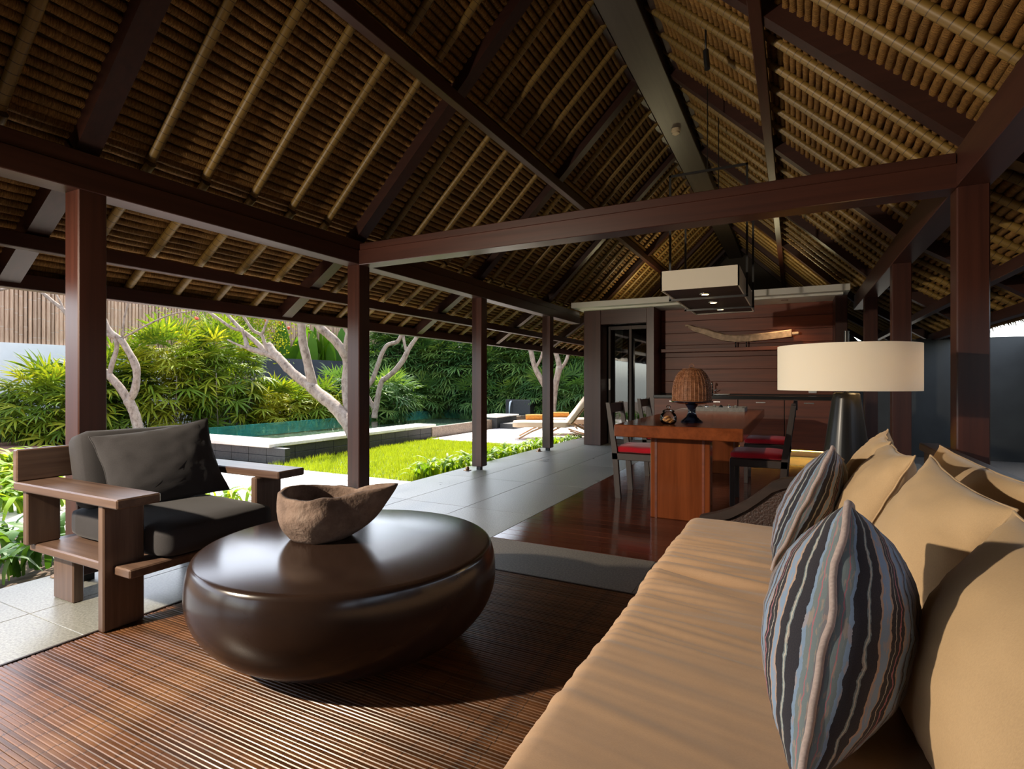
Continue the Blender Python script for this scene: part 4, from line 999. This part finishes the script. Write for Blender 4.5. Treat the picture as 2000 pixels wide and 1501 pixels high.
# garden walls + bamboo fence
sbox('wall_left', 'low white garden wall below the bamboo fence', 'white_plaster', -15.0, -14.8, -6, 9.45, -.3, 1.93)
sbox('wall_left', 'dark blue grey garden wall behind the frangipani tree', 'blue_grey_wall', -14.2, -14.0, 9.6, 18.5, -.3, 1.82)
sbox('wall_left', 'short return of the dark garden wall', 'blue_grey_wall', -15.0, -14.0, 9.45, 9.6, -.3, 1.82)
sbox('wall_garden_back', 'dark boundary wall behind the tall palm hedge', 'blue_grey_wall', -14.2, 1.0, 17.6, 17.8, -.3, 4.2)
fn = empty('bamboo_fence', (-14.9, 6.0, 1.93)); tag(fn, 'tall fence of upright tan bamboo canes on the garden wall', 'fence')
fd = [MB().tube([(0, 0, 0), (0, 0, .5), (0, 0, 1.0), (0, 0, 2.1)], [.040, .038, .039, .035], 8).data('cane', 'fence_bamboo', True, 50) for _ in range(2)]
y = -2.5
while y < 14.5:
    o = put('cane', random.choice(fd), fn, (random.uniform(-.01, .01), y, random.uniform(-.38, 0))); o.scale = (random.uniform(.85, 1.1),) * 2 + (random.uniform(.96, 1.04),); o.rotation_euler = (0, 0, random.uniform(0, 6)); y += random.uniform(.076, .086)
MB().box(-.12, -.06, -2.5, 14.5, .3, .38).build('fence_rail', 'fence_bamboo', fn); MB().box(-.12, -.06, -2.5, 14.5, 1.3, 1.38).build('fence_rail', 'fence_bamboo', fn)
MB().box(-.2, -.13, -2.5, 14.5, 0, 1.75).build('backing_mat', 'soil', fn)
# stone lantern far left
ln = empty('stone_lantern', at_z(8, 862, GZ)); tag(ln, 'black stone garden lantern in front of the white wall', 'lantern')
MB().box(-.30, .30, -.3, .3, 0, .22, .01).build('plinth', 'black_stone', ln); MB().box(-.16, .16, -.16, .16, .22, .92, .01).build('shaft', 'black_stone', ln); MB().box(-.2, .2, -.2, .2, .92, .98, .01).build('cap', 'black_stone', ln)

# ---- plants
def frond_data(seed, mat, nb=8, L=.30, W=.042):
    rg = random.Random(seed); m = MB()
    for b in range(nb):
        a = lerp(-1.75, 1.75, b / (nb - 1)) + rg.uniform(-.1, .1); l = L * (1 - .12 * abs(a)) * rg.uniform(.85, 1.1); dr = rg.uniform(.25, .6)
        dx, dy = math.sin(a), math.cos(a); n = len(m.v); R = 4
        for i in range(R + 1):
            t = i / R; w = W * (.35 + 1.5 * t * (1 - t) * 2.0) * (1 - t ** 4) * .75 + .001; s_ = .015 + l * t
            z = .05 * t - dr * l * t * t
            for q in (-1, 0, 1): m.v.append((dx * s_ + dy * w * q * .5, dy * s_ - dx * w * q * .5, z - abs(q) * w * .18))
        for i in range(R):
            for q in (0, 1): m.f.append((n + i * 3 + q, n + i * 3 + q + 1, n + i * 3 + q + 4, n + i * 3 + q + 3))
    m.tube([(0, -.22, -.06), (0, -.1, -.015), (0, .01, 0)], .004, 4, False)
    return m
FR = {k: [frond_data(s, k).data('frond', k, True) for s in range(5)] for k in ('palm_leaf', 'shaded_palm_leaf')}
FRM = [frond_data(s + 50, 'palm_leaf') for s in range(3)]
def palm_bush(name, label, c, rad, nf, mat, scale=1.0, inner=240, seed=0, group=None, ground=GZ, facing=Vector((.75, -.5, .35))):
    rg = random.Random(seed); t = empty(name, (c[0], c[1], ground)); tag(t, label, 'bush', group)
    C = Vector((0, 0, c[2] - ground)); facing = facing.normalized(); k = 0; tries = 0
    while k < nf and tries < nf * 20:
        tries += 1
        d = Vector((rg.gauss(0, 1), rg.gauss(0, 1), rg.gauss(.25, 1))).normalized()
        if d.dot(facing) < -.15: continue
        q = C + Vector((d.x * rad[0], d.y * rad[1], d.z * rad[2])) * rg.uniform(.82, 1.05)
        if q.z < .12: continue
        k += 1
        out = (d + Vector((0, 0, -.25 + .5 * max(0, d.z)))).normalized()
        nrm = (Vector((0, 0, 1)) + d * .55 + Vector((rg.uniform(-.3, .3), rg.uniform(-.3, .3), 0))).normalized()
        sd_x = out.cross(nrm).normalized(); nrm = sd_x.cross(out).normalized()
        M = Matrix((sd_x, out, nrm)).transposed()
        o = put('frond', rg.choice(FR[mat]), t, q); o.rotation_mode = 'QUATERNION'; o.rotation_quaternion = M.to_quaternion(); o.scale = (scale * rg.uniform(.8, 1.3),) * 3
    m = MB()
    for i in range(inner):
        d = Vector((rg.uniform(-1, 1), rg.uniform(-1, 1), rg.uniform(-1, .9)))
        if d.length > 1: d.normalize()
        q = C + Vector((d.x * rad[0], d.y * rad[1], d.z * rad[2])) * .8
        if q.z < .15: q.z = .15 + rg.uniform(0, .2)
        src = rg.choice(FRM); R = (Matrix.Rotation(rg.uniform(0, 2 * PI), 3, 'Z') @ Matrix.Rotation(rg.uniform(-.9, .4), 3, 'X')) * scale; n = len(m.v)
        m.v += [tuple(q + R @ Vector(v)) for v in src.v]; m.f += [tuple(n + x for x in f) for f in src.f]
    o = m.build('inner_leaves', mat, t, True); o['kind'] = 'stuff'
    m = MB()
    for i in range(14):
        x, y = rg.uniform(-.7, .7) * rad[0], rg.uniform(-.7, .7) * rad[1]
        MB.tube(m, [(x * .7, y * .7, 0), (x, y, (c[2] - ground) * .6), (x * 1.1, y * 1.1, (c[2] - ground) * 1.1)], [.012, .011, .008], 5)
    m.build('stems', 'bark', t, True)
    return t
def bush_px(name, label, px, py, x, rad, nf, mat='palm_leaf', **kw):
    q = at_x(px, py, x); return palm_bush(name, label, q, rad, nf, mat, **kw)
bush_px('palm_bush', 'yellow green lady palm clump left of the first post by the white wall', 118, 800, -13.2, (.9, .95, .85), 90, seed=1, scale=1.25)
bush_px('palm_bush', 'bright lady palm clump between first post and pale forked tree', 225, 765, -13.0, (.8, .8, .95), 70, seed=2, scale=1.25)
bush_px('palm_bush', 'tall bright lady palm clump right of the pale forked tree', 335, 745, -12.6, (.95, 1.0, 1.25), 110, seed=3, scale=1.25)
bush_px('palm_bush', 'tall bright lady palm clump beside the blue grey wall', 435, 740, -12.3, (.95, 1.0, 1.25), 110, seed=4, scale=1.25)
bush_px('palm_bush', 'low bright palm clump at the pool below the blue grey wall', 535, 795, -11.9, (.8, .95, .6), 75, seed=5, scale=1.15)
bush_px('palm_bush', 'low palm clump under the leaning frangipani trunk', 620, 795, -11.7, (.8, .95, .6), 75, seed=6, scale=1.15)
bush_px('palm_bush', 'dark palm clump just left of the middle post', 668, 775, -11.9, (.8, .9, .8), 60, 'shaded_palm_leaf', seed=7, scale=1.2)
bush_px('palm_bush', 'round palm clump right of the middle post by the pool', 755, 780, -11.0, (.8, 1.0, .75), 90, 'shaded_palm_leaf', seed=8, scale=1.25)
# tall hedge at the pool end
hl = ['above the thin twin tree', 'behind the open water', 'at the back beside the lawn post', 'behind the far white coping', 'above the black fountain block', 'right of the black fountain', 'behind the slim far tree', 'next to the glass door pillar', 'by the blue grey wall']
for i, (px, py, yy) in enumerate(((800, 715, 15.6), (850, 725, 15.9), (898, 720, 16.0), (955, 735, 16.1), (1005, 715, 16.3), (1048, 735, 16.3), (1090, 715, 16.5), (1128, 735, 16.5), (768, 690, 15.4))):
    q = at_y(px, py, yy); palm_bush('hedge_palm', 'tall shade-toned green palm of the rear hedge ' + hl[i], q, (.95, .7, 1.55), 120, 'shaded_palm_leaf', 1.45, 260, 40 + i, facing=Vector((.3, -.9, .2)))
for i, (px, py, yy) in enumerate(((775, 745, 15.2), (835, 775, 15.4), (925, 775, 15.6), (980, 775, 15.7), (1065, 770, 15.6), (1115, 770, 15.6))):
    q = at_y(px, py, yy); palm_bush('hedge_palm', 'lower shade-toned palm at the foot of the rear hedge ' + ['left of the open water', 'at the middle of the water', 'behind the lawn-side post', 'left of the fountain block', 'behind the slim far tree', 'behind the lounger backrest'][i], q, (.9, .6, .6), 70, 'shaded_palm_leaf', 1.25, 140, 70 + i, facing=Vector((.3, -.9, .2)))

# strap-leaved plants
def strap_data(seed, mat, L=.34, W=.045):
    rg = random.Random(seed); m = MB(); R = 6; b = rg.uniform(.7, 1.4); n = 0
    for i in range(R + 1):
        t = i / R; a = b * t * t * 1.2; w = W * (math.sin(PI * min(1, .12 + t * .88)) ** .7) + .002
        y = L * t * math.sin(.25 + a * .8); z = L * t * math.cos(.25 + a * .8)
        for q in (-1, 0, 1): m.v.append((q * w * .5, y - abs(q) * 0, z + abs(q) * w * .15))
    for i in range(R):
        for q in (0, 1): m.f.append((i * 3 + q, i * 3 + q + 1, i * 3 + q + 4, i * 3 + q + 3))
    return m.data('leaf', mat, True)
STR = {k: [strap_data(s, k) for s in range(5)] for k in ('lily_leaf', 'dark_lily_leaf')}
def lily(loc, n, size, label, group=None, mat='lily_leaf', seed=0, name='lily_plant'):
    rg = random.Random(seed); t = empty(name, loc, rg.uniform(0, 6)); tag(t, label, 'plant', group)
    for i in range(n):
        o = put('leaf', rg.choice(STR[mat]), t, (rg.uniform(-.04, .04) * size * 2, rg.uniform(-.04, .04) * size * 2, 0)); o.rotation_euler = (rg.uniform(-.15, .3), 0, i * 2 * PI / n * 2.4 + rg.uniform(-.4, .4)); o.scale = (size * rg.uniform(.8, 1.2),) * 3
    return t
g1 = 'leafy plants edging the lawn'
for k in range(26):
    y = 5.45 + k * .155; lily((-3.93 - random.uniform(0, .28), y, GZ), 10, random.uniform(.75, 1.0), ORD[k] + ' low leafy plant of the lawn-edge row, counted from the clay pot post', g1, seed=100 + k)
for k in range(12):
    lily((-3.95 - random.uniform(-.05, .12), 9.5 + k * .11, GZ), 8, random.uniform(.55, .7), ORD[k] + ' small leafy plant of the lounger-deck row, counted from the lawn', 'leafy plants by the lounger deck', 'dark_lily_leaf' if k % 2 else 'lily_leaf', seed=150 + k)
g2_ = 'sunlit clump of lilies by the path left of the armchair'
for k, (px, py) in enumerate(((8, 1000), (40, 1002), (70, 998), (100, 995), (20, 975), (60, 972), (95, 968), (5, 945), (45, 945), (85, 945), (25, 920), (65, 915), (105, 925), (120, 985))):
    q = at_z(px, py, GZ); lily((q.x, q.y, GZ), 12, 1.0 + .15 * (k % 3), ORD[k if k < 4 else (k - 4) % 3 if k < 13 else 4] + ' tall sunlit lily from the left, ' + ('front', 'second', 'third', 'fourth')[0 if k < 4 or k == 13 else 1 + (k - 4) // 3] + ' row of the clump beside the armchair', g2_, seed=200 + k)
for k, (px, py) in enumerate(((10, 1130), (45, 1112), (85, 1100), (25, 1085), (70, 1075), (110, 1085), (5, 1060), (60, 1055))):
    q = at_z(px, py + 6, GZ); lily((min(q.x, -3.86), q.y, GZ), 8, 1.0, ORD[k] + ' broad dark lily at the terrace edge beside the armchair, counted from the front', 'dark lilies beside the armchair', 'dark_lily_leaf', seed=230 + k)
for k, (px, py) in enumerate(((412, 985), (440, 985), (470, 985))):
    q = at_z(px, py, GZ); lily((min(q.x, -3.9), q.y, GZ), 7, .85, ('left', 'middle', 'right')[k] + ' of three bright lilies seen between armchair pillow and far arm', 'bright lilies behind the armchair', seed=245 + k)
for k in range(16):
    q = at_x(230 + k * 28, 838 - k * .9, -11.6); lily((q.x, q.y, GZ), 9, 1.15, ORD[k] + ' dark ground plant behind the pool, counted from the pale forked tree', 'ground plants behind the pool', 'dark_lily_leaf', seed=260 + k)
for k in range(7):
    q = at_x(55 + k * 16, 855, -13.3); lily((q.x, q.y, GZ), 9, 1.2, ORD[k] + ' grassy plant at the foot of the white wall, counted from the stone lantern', 'grassy plants by the white wall', 'dark_lily_leaf', seed=290 + k)
# heliconias above the blue grey wall
def paddle(seed, L=1.0, W=.22):
    rg = random.Random(seed); m = MB(); R = 8; b = rg.uniform(.1, .5)
    for i in range(R + 1):
        t = i / R; w = W * (math.sin(PI * min(1, .02 + t)) ** .6 if t > .22 else .05) + .004; y = L * t * math.sin(b * t); z = L * t * math.cos(b * t)
        for q in (-1, 0, 1): m.v.append((q * w * .5, y, z + abs(q) * w * .12))
    for i in range(R):
        for q in (0, 1): m.f.append((i * 3 + q, i * 3 + q + 1, i * 3 + q + 4, i * 3 + q + 3))
    return m.data('leaf', 'heliconia_leaf', True)
PD = [paddle(s) for s in range(4)]
for k in range(7):
    q = at_x(548 + k * 30, 690, -14.75); t = empty('heliconia', (q.x, q.y, 1.0), random.uniform(0, 6)); tag(t, ORD[k] + ' paddle-leaved plant above the blue grey wall, counted from the creeper', 'plant', 'paddle-leaved plants above the wall')
    for i in range(7):
        o = put('leaf', random.choice(PD), t, (random.uniform(-.2, .2), random.uniform(-.2, .2), 0)); o.rotation_euler = (random.uniform(-.2, .35), 0, random.uniform(0, 6)); o.scale = (random.uniform(1.5, 2.2),) * 3
sbox('planter', 'raised soil bed behind the blue grey wall', 'soil', -15.6, -14.21, 9.7, 18.5, -.3, 1.0)
# flowering creeper over the fence
lf = []
for s in range(3):
    m = MB(); rg = random.Random(s + 5)
    for i in range(26):
        p = Vector((rg.gauss(0, .11), rg.gauss(0, .11), rg.gauss(0, .11))); R = Matrix.Rotation(rg.uniform(0, 6), 3, 'Z') @ Matrix.Rotation(rg.uniform(-1, 1), 3, 'X'); n = len(m.v); l, w = .07, .035
        m.v += [tuple(p + R @ Vector(v)) for v in ((0, 0, 0), (-w / 2, l * .5, .006), (0, l, 0), (w / 2, l * .5, .006))]; m.f.append((n, n + 1, n + 2, n + 3))
    lf.append(m.data('leaf_spray', 'palm_leaf', False))
cr = empty('flowering_creeper', at_x(450, 660, -13.85)); tag(cr, 'loose green creeper with red flowers climbing the bamboo fence', 'creeper')
for k in range(150):
    px = random.gauss(470, 60); py = random.gauss(640, 28)
    if px < 300 or py > 695 or py < 560: continue
    q = at_x(px, py, -13.82 + random.uniform(-.1, .1)); o = put('leaf_spray', random.choice(lf), cr, q - cr.location); o.rotation_euler = (random.uniform(0, 6), random.uniform(0, 6), 0); o.scale = (random.uniform(1.0, 1.7),) * 3; o['kind'] = 'stuff'
fd_ = MB().lathe([(0, 0), (.035, .01), (.05, .03), (.02, .02), (0, .025)], 8).data('flower', 'flower_red', True)
for px, py in ((437, 640), (395, 655), (548, 632), (562, 640), (470, 650), (408, 645), (520, 625), (385, 620), (455, 612)):
    put('flower', fd_, cr, at_x(px, py, -13.7) - cr.location, (random.uniform(0, 6), 1, 0), 1.2)
MB().tube([at_x(480, 760, -13.85) - cr.location, at_x(470, 690, -13.85) - cr.location, at_x(460, 640, -13.85) - cr.location], .02, 6).build('vine_stem', 'bark', cr, True)

# ---- trees
def tree(name, label, d0, trunk, branches):
    """nodes: (px, py, radius px, depth offset)"""
    def P(n): return at_d(n[0], n[1], d0 + (n[3] if len(n) > 3 else 0))
    b = P(trunk[0]); t = empty(name, (b.x, b.y, b.z)); tag(t, label, 'tree')
    def limb(nm_, nodes):
        # Catmull-Rom through the nodes
        pts = []; rad = []
        for i in range(len(nodes) - 1):
            p0, p1, p2, p3 = (nodes[max(i - 1, 0)], nodes[i], nodes[i + 1], nodes[min(i + 2, len(nodes) - 1)])
            A, B, C, D = P(p0), P(p1), P(p2), P(p3)
            for k in range(4):
                u = k / 4; q = .5 * ((2 * B) + (-A + C) * u + (2 * A - 5 * B + 4 * C - D) * u * u + (-A + 3 * B - 3 * C + D) * u ** 3)
                pts.append(q - b); r = lerp(p1[2], p2[2], u); rad.append(r / F * (d0 + (p1[3] if len(p1) > 3 else 0)) * (1 + .10 * mnoise.noise(q * 6)))
        pts.append(P(nodes[-1]) - b); rad.append(nodes[-1][2] / F * d0)
        MB().tube(pts, rad, 9, True, .05).build(nm_, 'bark', t, True)
    limb('trunk', trunk)
    for br_ in branches: limb('branch', br_)
    return t
tree('frangipani_tree', 'pale forked tree rising behind the white coping beside the first post', 10.6,
     [(274, 852, 9.5), (270, 835, 9), (262, 805, 9), (250, 780, 9)],
     [[(252, 784, 8), (235, 757, 7.5), (213, 733, 7), (193, 716, 6), (172, 692, 5.5), (150, 655, 5), (130, 612, 4), (105, 590, 3.5), (75, 567, 3), (45, 558, 2.5), (0, 566, 2.5)],
      [(213, 733, 5), (219, 710, 4.5), (228, 680, 4), (226, 662, 4)], [(250, 782, 8), (262, 765, 7), (267, 735, 6.5), (264, 712, 7), (252, 688, 6), (236, 662, 6.5)],
      [(238, 664, 5.5), (214, 645, 5), (200, 612, 4.5), (196, 570, 4)], [(236, 662, 5), (205, 650, 4.5), (180, 636, 4)], [(239, 660, 2), (243, 620, 1.8), (256, 575, 1.5)],
      [(240, 660, 2), (280, 638, 1.8), (330, 615, 1.5), (366, 608, 1.2)], [(125, 605, 2), (110, 575, 1.6), (95, 560, 1.4)]])
tree('frangipani_tree', 'big pale tree leaning left over the pool behind the middle post', 9.0,
     [(702, 893, 15), (696, 860, 14, .1), (678, 825, 13, .3), (654, 794, 12.5, .5), (624, 770, 12, .7), (604, 751, 11, .8)],
     [[(607, 754, 10, .8), (583, 737, 9.5, .9), (562, 718, 9, 1.0), (545, 699, 8.5, 1.1), (532, 686, 8.5, 1.2), (524, 672, 7, 1.25)],
      [(545, 700, 7, 1.1), (521, 690, 6, 1.2), (502, 685, 5.5, 1.3), (484, 678, 5, 1.3), (479, 661, 3.5, 1.4), (475, 648, 3, 1.4), (472, 640, 3, 1.4)],
      [(522, 690, 5.5, 1.2), (508, 675, 5, 1.3), (492, 660, 4.5, 1.4), (473, 645, 4, 1.5), (453, 624, 3.2, 1.6), (438, 606, 2.6, 1.7)],
      [(474, 645, 3.5, 1.5), (455, 641, 3, 1.5), (432, 626, 2.8, 1.5), (404, 606, 2.4, 1.5)], [(524, 688, 4, 1.2), (516, 668, 3.5, 1.2), (511, 654, 3.5, 1.2), (494, 645, 3, 1.2), (481, 626, 2.6, 1.2), (468, 608, 2, 1.2)],
      [(511, 654, 2.8, 1.2), (517, 639, 2.4, 1.2), (524, 620, 2, 1.2)], [(483, 680, 2.5, 1.3), (462, 672, 2.2, 1.3), (444, 663, 1.6, 1.3)],
      [(613, 757, 9, .8), (606, 731, 9, .8), (597, 692, 8.5, .8), (590, 660, 8, .8), (588, 620, 7.5, .8)],
      [(690, 835, 8, .3), (679, 795, 8, .5), (675, 752, 7.5, .7), (677, 709, 7, .8), (671, 688, 8.5, .8), (656, 667, 8.5, .8), (632, 645, 8, .8), (608, 622, 7, .8)], [(673, 690, 6, .8), (678, 660, 5.5, .8), (682, 635, 5, .8)]])
tree('frangipani_tree', 'thin grey twin-stemmed tree right of the middle post over the water', 13.8,
     [(731, 816, 6), (734, 795, 5.5), (743, 752, 5), (750, 738, 5)],
     [[(748, 742, 5), (770, 725, 5), (788, 702, 5), (797, 684, 4.5), (806, 670, 4), (822, 648, 3.5)], [(795, 690, 3), (790, 672, 2.8), (786, 645, 2.5)],
      [(733, 800, 4.5), (715, 765, 4.5), (728, 740, 4.5), (738, 712, 4.2), (746, 690, 4), (757, 673, 4), (776, 667, 4), (786, 648, 3.5)]])
tree('frangipani_tree', 'slim pale tree behind the sun loungers', 15.2,
     [(1081, 828, 6), (1081, 800, 5.5), (1083, 770, 5.5), (1088, 738, 6), (1093, 715, 6)],
     [[(1093, 718, 5.5), (1089, 700, 5), (1083, 680, 4.5), (1078, 660, 4)], [(1094, 722, 3.5), (1105, 706, 3.2), (1112, 685, 3)], [(1082, 795, 5), (1072, 770, 5), (1063, 752, 5.5), (1052, 732, 5.5), (1043, 712, 5), (1036, 680, 4.5)],
      [(1046, 718, 3), (1056, 700, 2.6), (1061, 680, 2.2)]])

# ---- sun loungers
def lounger(loc, rz, label):
    t = empty('sun_lounger', loc, rz); tag(t, label, 'sun lounger', 'sun loungers on the deck')   # local x: foot (0) to head (1.9)
    for y in (-.3, .3):
        MB().tube([(-.12 + .0, y, .012), (.15, y, .16), (.42, y, .27), (.75, y, .33), (1.05, y, .30), (1.3, y, .18), (1.5, y, .012)], .018, 8).build('curved_rail', 'rattan_frame', t, True)
        MB().tube([(.95, y * .9, .17), (1.35, y * .9, .05), (1.6, y * .9, .04), (1.75, y * .9, .17)], .016, 8).build('rear_rail', 'rattan_frame', t, True)
        MB().tube([(1.36, y * .9, .05), (1.30, y * .9, .70)], .012, 6).build('prop', 'rattan_frame', t, True)
    for x in (.3, .7, 1.1): MB().tube([(x, -.3, .22), (x, .3, .22)], .014, 6).build('cross_bar', 'rattan_frame', t, True)
    soft('seat_pad', 'lounger_cloth', -.25, .95, -.32, .32, .24, .36, .03, t, 0, 0, .01)
    b = soft('back_pad', 'lounger_cloth', 0, .80, -.32, .32, -.05, .05, .03, t, 0, 0, .0); b.location = (.92, 0, .33); b.rotation_euler = (0, math.radians(-52), 0)
    m = MB().box(0, .80, -.3, .3, -.075, -.055).build('back_frame', 'rattan_frame', t); m.location = (.92, 0, .33); m.rotation_euler = (0, math.radians(-52), 0)
    return t
a = at_z(1002, 857, GZ + .02); bq = at_z(1122, 856, GZ + .02); ang = math.atan2(bq.y - a.y, bq.x - a.x)
L1 = lounger((a.x + .1, a.y + .35, GZ + .02), ang * .8, 'beige sun lounger with raised back closest to the terrace')
L2 = lounger((a.x + .25, a.y + 1.45, GZ + .02), ang * .8, 'beige sun lounger behind the first, farther from the terrace')
for i, L_ in enumerate((L1, L2)):
    m = MB(); m.tube([(.15, -.19, .06), (.15, -.06, .062), (.15, .06, .062), (.15, .2, .06)], [.058, .062, .062, .056], 14)
    o = m.build('rolled_towel', 'towel_orange', None, True, 50); o.location = (L_.location.x, L_.location.y, L_.location.z + .372); o.rotation_euler = (0, 0, L_.rotation_euler.z + PI / 2 + .0)
    o.location += Vector((math.cos(L_.rotation_euler.z), math.sin(L_.rotation_euler.z), 0)) * .22
    tag(o, ['rolled orange towel on the lounger closest to the terrace', 'rolled orange towel on the farther lounger'][i], 'towel')
